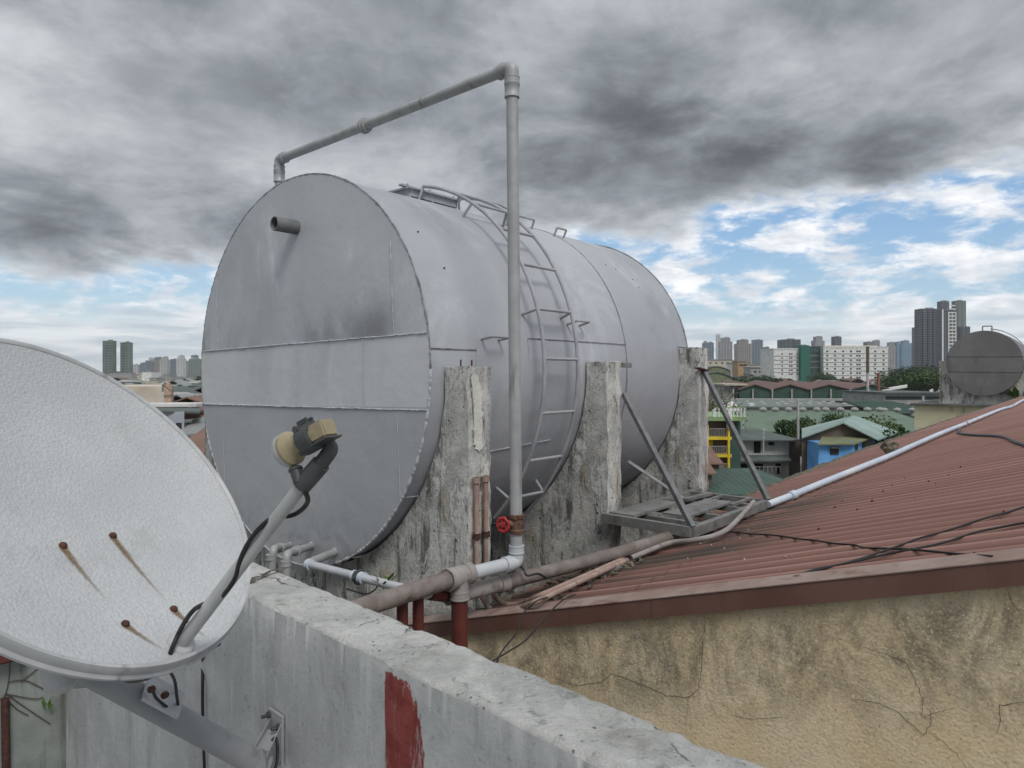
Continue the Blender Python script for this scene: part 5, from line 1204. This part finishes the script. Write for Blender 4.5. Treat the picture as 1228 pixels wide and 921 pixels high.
hexa(bm, [Vector((vs[0][0]+.01, vs[0][1], 0)), Vector((vs[1][0], vs[1][1], 0)), Vector((vs[1][0]-.2, vs[1][1]+.3, 0)), Vector((vs[0][0]-.2, vs[0][1]+2.3, 0)), Vector((vs[0][0]+.01, vs[0][1], Zv(530, y-2))), Vector((vs[1][0], vs[1][1], Zv(525, y+7))), Vector((vs[1][0]-.2, vs[1][1]+.3, Zv(525, y+7))), Vector((vs[0][0]-.2, vs[0][1]+2.3, Zv(530, y-2)))])
obj('wall', bm, M['w_blue'], t)
bm = new(); thick(bm, [(X(980, y-2.4), y-2.5, Zv(532, y-2.4)), (X(1024, y-2.4), y-2.5, Zv(532, y-2.4)), (X(1050, y), y+.45, Zv(524, y)), (X(988, y), y+.45, Zv(524, y))], .12); obj('skirt_roof', bm, M['r_olive'], t)
bm = new(); wb(bm, X(995.5, y-2), X(1005.5, y-2), y-2.08, y-2.01, Zv(545, y-2), Zv(537.5, y-2)); w_ = obj('window', bm, M['dark'], t)
bm = new(); wb(bm, X(994.5, y-2), X(1007, y-2), y-2.35, y-2.01, Zv(537.3, y-2), Zv(536, y-2)); obj('window_hood', bm, M['w_brown'], w_)
for k in range(6):
    tt = .1+.15*k; a = Vector((vs[0][0], vs[0][1], 0)).lerp(Vector((vs[1][0], vs[1][1], 0)), tt); dr = Vector((vs[1][0]-vs[0][0], vs[1][1]-vs[0][1], 0)).normalized()
    bm = new(); obox(bm, a+Z_*(Zv(535.5, y)), dr, dr.cross(Z_), Z_, .75, .08, .8); obj('window', bm, M['glassdk'], t)

t = thing('green_roofed_house', (X(905, 54), 55, 0), 'low house with a dark green hip roof close beyond the bracket frame', 'house')
bm = new(); hip(bm, X(858, 49), X(965, 52), 49, 63, Zv(593, 49), Zv(564, 56), .28); obj('roof', bm, M['sheet_green'], t)
bm = new(); wb(bm, X(863, 51), X(957, 52), 50, 62, 0, Zv(593, 49)-.15); obj('wall', bm, M['w_grey'], t)
bm = new(); wb(bm, X(868, 50), X(876, 50), 49.9, 49.98, Zv(612, 50), Zv(600, 50)); obj('window', bm, M['dark'], t)
for (u0, u1, v, y, m, lab) in ((840, 868, 556, 58, 'r_rust', 'small rusty lean-to roof at the foot of the yellow house'), (836, 860, 568, 52, 'r_rust', 'brown shed roof left of the dark green hip roof'), (846, 882, 578, 63, 'w_brown', 'dark brown shed between the yellow and green-roofed houses'), (820, 850, 545, 66, 'r_grey', 'grey shed roof behind the farthest saddle')):
    t = thing('shed', (X((u0+u1)/2, y), y, 0), lab, 'shed'); bm = new(); thick(bm, [(X(u0, y), y, Zv(v, y)), (X(u1, y), y, Zv(v, y)), (X(u1, y), y+4, Zv(v, y)+1), (X(u0, y), y+4, Zv(v, y)+1)], .1); obj('roof', bm, M[m], t)
    bm = new(); wb(bm, X(u0, y)+.3, X(u1, y)-.3, y+.3, y+3.8, 0, Zv(v, y)-.15); obj('wall', bm, M['w_brown'], t)

# poles and stacks
def pole(u, v0_, y, r0, r1, lab, m='post', name='utility_pole', arms=True):
    t = thing(name, (X(u, y), y, 0), lab, 'pole' if 'pole' in name else 'chimney'); bm = new(); tube(bm, [(X(u, y), y, 0), (X(u, y), y, Zv(v0_, y))], [r0, r1], 10); obj('pole' if 'pole' in name else 'stack', bm, M[m], t, True)
    if arms: bm = new(); wb(bm, X(u, y)-.8, X(u, y)+.8, y-.08, y+.08, Zv(v0_, y)-.3, Zv(v0_, y)-.18); obj('crossarm', bm, M[m], t)
    return t
pole(957, 478.5, 80, .17, .13, 'pale concrete pole behind the white house', arms=False); pole(1107, 475, 82, .16, .12, 'pale pole in front of the green warehouse near the second tank', arms=False)
c = pole(1040.5, 447, 170, .32, .3, 'tall stack with a pale foot and dark top before the red gabled hall', arms=False, name='chimney'); bm = new(); tube(bm, [(X(1040.5, 170), 170, Zv(447, 170)+.01), (X(1040.5, 170), 170, Zv(415.5, 170))], [.36, .36], 10); obj('dark_top', bm, M['w_brown'], c)
pole(1053.5, 447, 178, .42, .40, 'short brown brick chimney before the red gabled hall', 'brick', 'chimney', False)

# ---- second tank on its own roof
B2 = (TQ, 37.0); R2 = 1.42; z2 = (450-435.5)/F*31.0
t = thing('water_tank', B(TQ, 38.2, z2-R2), 'smaller-looking dark grey cylindrical tank far up the red roof at the right edge', 'water tank')
bm = new(); tank_shell(bm, 64, 16, R2, 37.0, 3.4, (TQ, z2)); obj('shell', bm, M['t2'], t, True) if 't2' in M else None
bm2 = new(); tank_end(bm2, R2, 36.99, (TQ, z2), nr=8, nq=64); e_ = obj('end_plate', bm2, M['tank2'], t, True)
bm2 = new(); tank_end(bm2, R2, 40.41, (TQ, z2), True, nr=8, nq=64); obj('end_plate', bm2, M['tank2'], t, True)
for zz, hw in ((z2+.32, .95), (z2-.35, .96)):
    bm = new(); w = math.sqrt(R2**2-(zz-z2)**2); weld_line(bm, B(TQ-w, 36.98, zz), B(TQ+w, 36.98, zz-.04), 40, .010, .005); obj('weld_seam', bm, M['tank2'], t)
bm = new(); tube(bm, fillet([B(TQ-.1, 37.5, z2+R2), B(TQ-.1, 37.5, z2+R2+.22), B(TQ+.25, 37.5, z2+R2+.22), B(TQ+.25, 37.5, z2+R2-.05)], .05), .03, 8); obj('pipe_bend', bm, M['galv'], t, True)
bm = new(); tube(bm, [B(TQ+(R2+.12)*math.cos(R_(a)), 37.9, z2+(R2+.12)*math.sin(R_(a))) for a in range(85, -20, -7)], .02, 6); tube(bm, [B(TQ+(R2+.12)*math.cos(R_(a)), 38.3, z2+(R2+.12)*math.sin(R_(a))) for a in range(85, -20, -7)], .02, 6)
ld = obj('ladder', bm, M['ladder'], t, True)
for a in range(75, -20, -15): bm = new(); tube(bm, [B(TQ+(R2+.12)*math.cos(R_(a)), A, z2+(R2+.12)*math.sin(R_(a))) for A in (37.9, 38.3)], .016, 6); obj('rung', bm, M['ladder'], ld)
saddle(37.25, 37.6, z2+.12, 'pale stained concrete saddle under the second tank', zb=-1.28, R=R2+.012, c=(TQ, z2), qo=R2+.30, m='farconc', seed=8)['group'] = 'saddles of the second tank'
saddle(39.6, 39.9, z2+.12, 'pale stained concrete saddle hidden at the back of the second tank', zb=-1.28, R=R2+.012, c=(TQ, z2), qo=R2+.30, m='farconc', seed=9)['group'] = 'saddles of the second tank'
t = thing('cream_building', B(-4.0, 38, -13), 'cream building with a dark roof edge carrying the second tank', 'building')
bm = new(); bbox(bm, -6.6, -2.75, 36.4, 43, -12.98, -1.36); obj('wall', bm, M['cream2'], t); bm = new(); bbox(bm, -6.75, -2.7, 36.25, 43.1, -1.359, -1.27); obj('roof', bm, M['deck'], t)
weed('rooftop_shrub', B(-2.75, 37.1, -1.2), 40, .9, 'green shrub growing at the foot of the second tank', 12)
# ---- left-hand houses
t = thing('beige_building', (X(150, 38), 40, 0), 'beige rendered building with a rubble-stone end showing above the dish', 'building')
bm = new(); hexa(bm, [Vector(p) for p in ((X(100, 38), 38, 0), (X(194, 38), 38, 0), (X(194, 46), 46, 0), (X(100, 46), 46, 0), (X(100, 38), 38, Zv(463.5, 38)), (X(194, 38), 38, Zv(463.5, 38)), (X(194, 46), 46, Zv(463.5, 38)), (X(100, 46), 46, Zv(463.5, 38)))]); obj('wall', bm, M['w_beige'], t)
bm = new(); zt = Zv(458.5, 38); hexa(bm, [Vector(p) for p in ((X(194, 38)+.01, 37.9, 0), (X(208.5, 38), 37.9, 0), (X(208.5, 38.4), 38.6, 0), (X(194, 38)+.01, 38.6, 0), (X(196.5, 38), 38, zt), (X(206, 38), 38, zt-.2), (X(206, 38.4), 38.6, zt-.2), (X(196.5, 38), 38.6, zt))]); obj('stone_end', bm, M['rubble'], t)
t = thing('lilac_house', (X(198, 31), 33, 0), 'pale lilac house with a white roof slab just beyond the dish rim', 'house')
bm = new(); hexa(bm, [Vector(p) for p in ((X(150, 31), 31, 0), (X(221, 31), 31, 0), (X(221, 36), 36, 0), (X(150, 36), 36, 0), (X(150, 31), 31, Zv(493.5, 31)), (X(221, 31), 31, Zv(493.5, 31)), (X(221, 36), 36, Zv(490.5, 36)), (X(150, 36), 36, Zv(490.5, 36)))]); obj('wall', bm, M['w_lilac'], t)
bm = new(); wb(bm, X(150, 36), X(234, 36), 36.1, 38.2, Zv(488, 36), Zv(484.5, 36)); obj('roof_slab', bm, M['r_white'], t)
bm = new(); thick(bm, [(X(160, 30), 30.3, Zv(492.5, 30)), (X(246, 32), 31.5, Zv(493, 32)), (X(240, 36), 36, Zv(489, 36)), (X(160, 36), 36, Zv(488.4, 36))], .08); obj('roof', bm, M['r_slate'], t)
bm = new(); wb(bm, X(212, 31), X(218, 31), 30.93, 30.99, Zv(520, 31), Zv(507, 31)); obj('window', bm, M['glassdk'], t)
for (u0, u1, v, y, m, w_, lab) in ((216, 262, 501, 37, 'r_rust', 'w_cream', 'small house with a rusty roof behind the lilac house'), (228, 258, 497, 48, 'r_red', 'w_brown', 'dark house with a reddish roof left of the tank, beyond the lilac house'),
                                   (205, 262, 522, 30, 'r_grey', 'w_brown', 'low dark house with a grey roof tucked between dish and tank'), (190, 250, 548, 25, 'r_rust', 'w_brown', 'lowest house in the gap between dish and tank, rusty roof'), (200, 256, 532, 40, 'w_brown', 'w_beige', 'dark-roofed house above the lowest one in the gap'), (222, 262, 512, 42, 'r_white', 'w_brown', 'small shed with a pale sheet roof touching the tank edge'), (206, 240, 507, 52, 'r_slate', 'w_cream', 'slate-roofed cream house far in the gap left of the tank')):
    t = thing('small_house', (X((u0+u1)/2, y), y, 0), lab, 'house', 'small houses between the dish and the tank')
    bm = new(); thick(bm, [(X(u0, y), y, Zv(v, y)), (X(u1, y), y, Zv(v, y)+.15), (X(u1, y), y+4, Zv(v, y)+.9), (X(u0, y), y+4, Zv(v, y)+.8)], .1); obj('roof', bm, M[m], t)
    bm = new(); wb(bm, X(u0, y)+.4, X(u1, y)-.4, y+.5, y+3.8, 0, Zv(v, y)-.12); obj('wall', bm, M[w_], t)
    bm = new(); k = (X(u1, y)-X(u0, y)); wb(bm, X(u0, y)+k*.45, X(u0, y)+k*.65, y+.42, y+.49, Zv(v, y)-1.6, Zv(v, y)-.6); obj('window', bm, M['glassdk'], t)
t = thing('green_roofed_hall', (X(225, 210), 212, 0), 'long hall with a green roof and a white band of openings left of the tank', 'building')
bm = new(); thick(bm, [(X(196, 210), 209, Zv(473.5, 210)), (X(252, 210), 209, Zv(473.5, 210)), (X(252, 218), 222, Zv(469, 222)), (X(196, 218), 222, Zv(469, 222))], .3); obj('roof', bm, M['r_green'], t)
bm = new(); wb(bm, X(197, 210), X(251, 210), 210, 222, 0, Zv(474, 210)); obj('wall', bm, M['w_white'], t)
for k in range(10): bm = new(); wb(bm, X(199+k*5.2, 210), X(202.6+k*5.2, 210), 209.9, 209.99, Zv(478, 210), Zv(475.3, 210)); obj('window', bm, M['dark'], t)
for (u0, u1, v, y, m, lab) in ((170, 182, 446.5, 700, 'w_white', 'small domed white building below the left skyline'), (173, 190, 457, 420, 'w_cream', 'low cream block under the left skyline'), (190, 206, 452, 520, 'w_grey', 'low grey-brown block under the left skyline, right of the cream one'), (128, 158, 449, 800, 'w_grey', 'long grey podium at the foot of the twin green-grey towers')):
    t = thing('low_building', (X((u0+u1)/2, y), y, 0), lab, 'building'); bm = new(); wb(bm, X(u0, y), X(u1, y), y, y+18, 0, Zv(v, y)); obj('wall', bm, M[m], t); bm = new(); wb(bm, X(u0, y)+2, X(u1, y)-2, y+2, y+12, Zv(v, y)+.01, Zv(v, y)+2); obj('roof', bm, M['r_grey'], t)

# ---- trees
def crown_mesh(name, m, seed, n=4200, leaf=.026, lobes=10, flat_=.8, col_=False):
    rnd = random.Random(seed); bm = new(); L = []
    for _ in range(lobes):
        if col_: L.append((Vector((rnd.uniform(-.05, .05), rnd.uniform(-.05, .05), rnd.uniform(.2, .9))), rnd.uniform(.10, .16)))
        else:
            a = rnd.uniform(0, 6.28); r = rnd.uniform(.05, .33); L.append((Vector((r*math.cos(a), r*math.sin(a), .62+rnd.uniform(-.16, .20)*flat_)), rnd.uniform(.13, .23)))
    for _ in range(n):
        c, r = rnd.choice(L); d = Vector((rnd.gauss(0, 1), rnd.gauss(0, 1), rnd.gauss(0, 1))).normalized(); p = c+d*r*rnd.uniform(.55, 1.12)
        nrm = (d*.6+Vector((rnd.gauss(0, 1), rnd.gauss(0, 1), rnd.gauss(0, 1))).normalized()).normalized(); a = nrm.orthogonal().normalized(); b = nrm.cross(a); s = leaf*rnd.uniform(.5, 1.2)
        bm.faces.new([bm.verts.new(q) for q in (p-a*s, p-b*s*.6, p+a*s, p+b*s*.6)])
    me = bpy.data.meshes.new(name); bm.to_mesh(me); bm.free(); me.materials.append(M[m]); return me, L
def trunk_mesh(name, L):
    bm = new(); tube(bm, [(0, 0, 0), (.01, .01, .25), (0, .01, .5)], [.035, .028, .02], 8)
    for c, r in L: tube(bm, [(0, .01, .3), c*.6+Vector((0, 0, .15)), c], [.015, .01, .004], 5)
    me = bpy.data.meshes.new(name); bm.to_mesh(me); bm.free(); me.materials.append(M['bark']); return me
TK = {}
for k, (m, sd, kw) in dict(dark=('crown_dark', 1, {}), mid=('crown_mid', 2, {}), dark2=('crown_dark', 5, dict(flat_=1.1, lobes=12)), mid2=('crown_mid', 6, dict(flat_=.6, lobes=11)), dry=('crown_dry', 3, dict(n=1500, leaf=.014, lobes=14)), colm=('crown_dark', 4, dict(col_=True, leaf=.018, lobes=12)), low=('crown_dark', 8, dict(n=900, leaf=.05, flat_=.5))).items():
    me, L = crown_mesh('crown', m, sd, **kw); TK[k] = (me, trunk_mesh('trunk', L))
def tree(u, vt, y, kind, lab=None, wsc=1., group=None, x=None, h=None):
    h = h or Zv(vt, y); x = X(u, y) if x is None else x
    t = thing('tree', (x, y, 0), lab, 'tree', group); t.scale = (h*wsc, h*wsc, h); t.rotation_euler.z = random.uniform(0, 6)
    for nm, me in zip(('crown', 'trunk'), TK[kind]):
        o = bpy.data.objects.new(nm, me); col.objects.link(o); o.parent = t
    return t
random.seed(21)
tree(965, 495, 88, 'dark', 'round dark tree left of the pale concrete pole, behind the white house', 1.0)
tree(996.5, 493, 88, 'colm', 'left one of two slim columnar trees behind the blue house'); tree(1003.5, 494, 89, 'colm', 'right one of two slim columnar trees behind the blue house')
tree(1036, 491, 86, 'mid', 'round tree with broad crown right behind the ridge of the blue house', 1.1)
tree(1084, 514, 66, 'dark2', 'low bushy tree at the right end of the blue house', .8)
tree(862, 452, 84, 'dry', 'sparse brownish tree beside the far end of the tank', .75); tree(846, 456, 95, 'dry', 'sparse brownish tree half hidden by the far end of the tank', .8)
tree(1112, 440, 260, 'mid2', 'wide dark rain tree between the white slab and the second tank', 1.5); tree(1090, 447, 280, 'dark2', 'smaller dark tree left of the wide rain tree', 1.4)
tree(226, 476, 95, 'dark', 'dark tree beneath the green-roofed hall in the gap left of the tank', 1.2); tree(240, 479, 85, 'dark2', 'dark tree touching the tank edge in the left gap', 1.2); tree(212, 480, 100, 'mid', 'mid-green tree at the left of those below the green-roofed hall', 1.)
tree(246, 520, 40, 'dark2', 'dark bushy tree low between the small houses and the tank', .9)
for i, (u, v, y, k) in enumerate([(884, 449, 330, 'low'), (893, 451, 330, 'low'), (903, 450, 340, 'dark2'), (913, 449, 350, 'low'), (922, 451, 340, 'dark2'), (1071, 444, 380, 'low'), (1080, 441, 400, 'dark2'), (1089, 443, 400, 'low'), (1098, 440, 390, 'dark2'), (1107, 441, 410, 'low'), (1118, 439, 400, 'dark2'), (1127, 440, 380, 'low'), (1000, 451, 420, 'low'), (985, 447, 480, 'dark2'), (996, 448, 470, 'low'), (1012, 452, 430, 'low')]):
    tree(u, v, y, k, 'dark rounded tree in the far belt of trees before the right skyline', 1.6, 'far belt of trees on the right')
# ---- filler: small houses and trees of the town
protos = []
def filler(kind, x, y, w, d, h, wall, roof, lab, grp):
    t = thing('small_house', (x, y, 0), lab, 'house', grp); bm = new(); wb(bm, x-w/2, x+w/2, y, y+d, 0, h); obj('wall', bm, M[wall], t)
    bm = new()
    if kind == 0: thick(bm, [(x-w/2-.4, y-.4, h), (x, y-.4, h+w*.22), (x, y+d+.4, h+w*.22), (x-w/2-.4, y+d+.4, h)], .15); thick(bm, [(x, y-.4, h+w*.22), (x+w/2+.4, y-.4, h), (x+w/2+.4, y+d+.4, h), (x, y+d+.4, h+w*.22)], .15)
    elif kind == 1: hip(bm, x-w/2-.5, x+w/2+.5, y-.5, y+d+.5, h, h+d*.2, .5)
    else: wb(bm, x-w/2-.3, x+w/2+.3, y-.3, y+d+.3, h+.01, h+.35)
    obj('roof', bm, M[roof], t)
    for k in range(3): bm = new(); a = x-w/2+w*(.12+.3*k); wb(bm, a, a+w*.14, y-.08, y-.02, h-2.2, h-.9); obj('window', bm, M['glassdk'], t)
    return t
walls = ['w_white', 'w_cream', 'w_grey', 'w_beige', 'w_lilac']; roofs = ['r_red', 'r_rust', 'r_green', 'r_grey', 'r_slate', 'r_white', 'r_grey', 'w_grey']
rn = {'r_red': 'dull red', 'r_rust': 'rusty', 'r_green': 'green', 'r_grey': 'grey', 'r_slate': 'dark', 'r_white': 'white', 'w_grey': 'pale grey'}
for i in range(14):
    k = i % 3; r = roofs[i % 8]
    protos.append(filler(k, 140-400*0+i*3+200, 640, random.uniform(8, 14), random.uniform(7, 11), random.uniform(4, 8.5), walls[i % 5], r, f'small distant house with a {rn[r]} roof among the town rooftops', 'town rooftops'))
placed = [False]*14
def blocked(x, y):
    u = U0+F*x/y
    if u > 820 and y < 245: return True
    if 920 < u < 1072 and 540 < y < 620: return True
    if u < 260 and y < 60: return True
    if u < 256 and 200 < y < 232 and u > 190: return True
    return False
n = 0; tries = 0
while n < 190 and tries < 4000:
    tries += 1; y = 60*(1400/60)**random.random()
    u = random.uniform(110, 262) if n % 2 else random.uniform(835, 1135)
    if n % 12 == 0: u = random.uniform(270, 820)
    x = X(u, y)
    if blocked(x, y): continue
    k = random.randrange(14)
    if not placed[k]: placed[k] = True; protos[k].location = (x, y, 0)
    else: c = copy_tree(protos[k]); c.location = (x, y, 0); c.rotation_euler.z = random.uniform(-.5, .5)
    n += 1
    if random.random() < .55: tree(0, 0, y, random.choice(['dark', 'low', 'dark2', 'mid2']), 'small distant tree among the town rooftops', 1.2, 'trees among the town rooftops', x=x+random.uniform(-9, 9), h=random.uniform(5, 9.5))
# the far town as one mass, low roofs out to the horizon
bm = new()
for _ in range(2600):
    y = random.uniform(700, 2600); x = random.uniform(-.82, .82)*y; w = random.uniform(8, 26); h = random.uniform(4, 11)*(1 if random.random() < .9 else 1.8)
    ybox(bm, x, y, w, random.uniform(8, 20), 0, h, random.uniform(-.6, .6), random.choice((0, 0, 1, 2, 2, 3, 4)))
tag(obj('far_town', bm, [M['w_grey'], M['w_cream'], M['r_grey'], M['r_rust'], M['w_white']], origin=(0, 0, 0)), 'far low rooftops of the town out to the horizon', 'town', kind='stuff')
bm = new(); rnd = random.Random(5)
for _ in range(900):
    y = rnd.uniform(350, 2400); x = rnd.uniform(-.82, .82)*y; s = rnd.uniform(4, 9)
    for k in range(16):
        d = Vector((rnd.gauss(0, 1), rnd.gauss(0, 1), abs(rnd.gauss(0, .6)))); p = Vector((x, y, s*.5))+Vector((d.x*s*.5, d.y*s*.5, d.z*s*.5)); nr = Vector((rnd.gauss(0, 1), rnd.gauss(0, 1), rnd.gauss(0, 1)+1)).normalized(); a = nr.orthogonal().normalized()*s*.35; b = nr.cross(a)
        bm.faces.new([bm.verts.new(q) for q in (p-a, p-b, p+a, p+b)])
tag(obj('far_trees', bm, M['crown_dark'], origin=(0, 0, 0)), 'dark tree masses scattered through the far town', 'trees', kind='stuff')

# =================================================================== AIR
HZ = .00013
bm = new(); wb(bm, -3450, 3450, -2650, 4250, -1, 135)
n = N('haze_air'); n.t.nodes.remove(n.b); v = n.node('ShaderNodeVolumePrincipled'); v.inputs['Color'].default_value = (.82, .88, .95, 1); v.inputs['Density'].default_value = HZ; v.inputs['Anisotropy'].default_value = .2
n.t.links.new(v.outputs[0], n.out.inputs['Volume'])
HAZE = True; n.m.cycles.homogeneous_volume = True
if HAZE: tag(obj('haze', bm, n.m, origin=(0, 0, 0)), kind='stuff')
else: bm.free()

# =================================================================== SKY
w = bpy.data.worlds.new('World'); scene.world = w; w.use_nodes = True
n = object.__new__(N); n.m = w; n.t = w.node_tree; n.t.nodes.clear()
out = n.node('ShaderNodeOutputWorld'); bg = n.node('ShaderNodeBackground'); n.t.links.new(bg.outputs[0], out.inputs[0])
n.co = n.node('ShaderNodeTexCoord').outputs['Generated']
x, y, z = n.sep()[:3]
SUN_EL, SUN_AZ = 50, 157
sky = n.node('ShaderNodeTexSky', sky_type='NISHITA', sun_disc=False); sky.sun_elevation = R_(SUN_EL); sky.sun_rotation = R_(SUN_AZ); sky.air_density = 1.2; sky.dust_density = .6
el = n.math('MULTIPLY', n.math('ARCSINE', z), 57.2958); az = n.math('MULTIPLY', n.math('ARCTAN2', x, y), 57.2958)
zz = n.math('ADD', n.math('MAXIMUM', z, 0), .24)
def comb(a, b, c=0):
    q = n.node('ShaderNodeCombineXYZ'); n.put(q.inputs[0], a); n.put(q.inputs[1], b); n.put(q.inputs[2], c); return q.outputs[0]
pl_ = comb(n.math('DIVIDE', x, zz), n.math('DIVIDE', y, zz))
f1 = n.noise(2.1, 12, .60, .25, n.map((1, 1, 1), (3.7, 1.2, 0), src=pl_)); f2 = n.noise(.85, 5, .5, .2, n.map((1, 1, 1), (SKX, SKY, 0), src=pl_)); f3 = n.noise(6.5, 9, .62, .3, n.map((1, 1, 1), (7, 2, 3), src=pl_))
azc = n.math('MAXIMUM', n.math('MINIMUM', az, 50), -50)
edge = n.math('ADD', 6.2, n.math('MULTIPLY', n.math('ADD', azc, 36), .1))
ef = n.noise(.13, 5, .55, .3, comb(azc, n.math('MULTIPLY', el, 2.2)))
over = n.math('ADD', n.math('SUBTRACT', el, edge), n.math('MULTIPLY', n.math('SUBTRACT', ef, .5), 7))
deck = n.ramp(over, -.5, 1.6)
# deck brightness: broad light and dark parts, then billows
lum = n.math('ADD', n.math('MULTIPLY', n.ramp(f2, .36, .66), .16), n.math('MULTIPLY', n.ramp(f1, .36, .70), .20))
lum = n.math('ADD', lum, n.math('MULTIPLY', n.ramp(f3, .35, .75), .09))
lum = n.math('ADD', lum, .15)
sil = n.ramp(over, -.3, 3.0, .28, 0); lum = n.math('ADD', lum, sil)
def blob(a0, e0, sa, se, amt):
    global lum
    d = n.math('ADD', n.math('POWER', n.math('DIVIDE', n.math('SUBTRACT', az, a0), sa), 2), n.math('POWER', n.math('DIVIDE', n.math('SUBTRACT', el, e0), se), 2))
    lum = n.math('ADD', lum, n.math('MULTIPLY', n.math('EXPONENT', n.math('MULTIPLY', d, -1)), amt))
blob(16, 18, 20, 6, -.06); blob(-26, 10, 16, 2.5, -.035); blob(32, 24, 14, 5, -.06); blob(-18, 15.5, 5, 2.0, .15); blob(22, 22, 7, 2, .05); blob(-33, 21, 6, 5, .07); blob(33, 17.5, 8, 2, .06); blob(-6, 27, 6, 3, -.04)
lum = n.math('MAXIMUM', lum, .10)
lum = n.math('MULTIPLY', lum, n.ramp(el, 29, 62, 1, ZEN))
tint = n.mix(n.ramp(lum, .15, .5), (.90, .98, 1.09), (.95, 1.0, 1.055))
dk = n.mix(1, tint, comb(lum, lum, lum), 'MULTIPLY')
# below the deck: blue gaps, bright puffs, pale streaks near the horizon
s2 = comb(n.math('MULTIPLY', az, .13), n.math('MULTIPLY', el, .33))
pf = n.noise(1.5, 9, .60, .2, n.map((1, 1, 1), (PFX, PFY, 0), src=s2)); pf2 = n.noise(2.0, 6, .6, .3, n.map((1, 1, 1), (5, 3, 0), src=s2))
blue = n.mix(n.ramp(el, 2, 13), (.36, .54, .70), (.19, .37, .64))
blue = n.mix(.35, blue, n.mix(1, sky.outputs[0], (.1, .1, .1), 'MULTIPLY'))
puff = n.mix(n.ramp(pf2, .3, .7), (.56, .60, .66), (.92, .92, .93))
low = n.mix(puffm := n.ramp(pf, .42, .60), blue, puff)
s3 = comb(n.math('MULTIPLY', az, .09), n.math('MULTIPLY', el, .8)); st = n.noise(1.5, 9, .6, .4, s3)
hz = n.mix(n.ramp(st, .35, .66), (.47, .54, .60), (.80, .82, .83))
hm = n.math('MULTIPLY', n.ramp(n.math('ADD', el, n.math('MULTIPLY', n.math('SUBTRACT', st, .5), 5)), 3.0, 5.4, 1, 0), .94)
low = n.mix(hm, low, hz); low = n.mix(n.ramp(el, -.5, 2.2, .55, 0), low, (.70, .74, .77))
colr = n.mix(deck, low, dk)
colr = n.mix(n.ramp(z, -.05, -.01, 1, 0), colr, (.22, .23, .24))
n.put(bg.inputs[0], colr); bg.inputs[1].default_value = 1.0
sl = bpy.data.lights.new('sun', 'SUN'); sl.energy = SUNE; sl.angle = R_(22); sl.color = (1, .96, .90); so = bpy.data.objects.new('sun', sl); col.objects.link(so)
a = R_(SUN_AZ); dirs = Vector((math.sin(a)*math.cos(R_(SUN_EL)), math.cos(a)*math.cos(R_(SUN_EL)), math.sin(R_(SUN_EL)))); so.rotation_euler = dirs.to_track_quat('Z', 'Y').to_euler(); so.location = (5, -5, 30)
cam = bpy.data.cameras.new('camera'); co = bpy.data.objects.new('camera', cam); col.objects.link(co); co.location = (0, 0, EYE); co.rotation_euler = (R_(90), 0, 0)
cam.sensor_width = 36; cam.lens = 36*F/1228; cam.shift_y = -(460.5-V0)/1228; cam.clip_end = 9000; cam.clip_start = .05; scene.camera = co
scene.view_settings.view_transform = 'Standard'; scene.view_settings.look = 'None'; scene.view_settings.exposure = EXPO; scene.view_settings.gamma = 1
scene.cycles.use_denoising = True; scene.cycles.max_bounces = 4; scene.cycles.volume_bounces = 0; scene.cycles.diffuse_bounces = 3; scene.cycles.glossy_bounces = 2; scene.cycles.transparent_max_bounces = 6; scene.cycles.use_adaptive_sampling = True; scene.cycles.adaptive_threshold = .015; w.cycles.sampling_method = 'MANUAL'; w.cycles.sample_map_resolution = 512
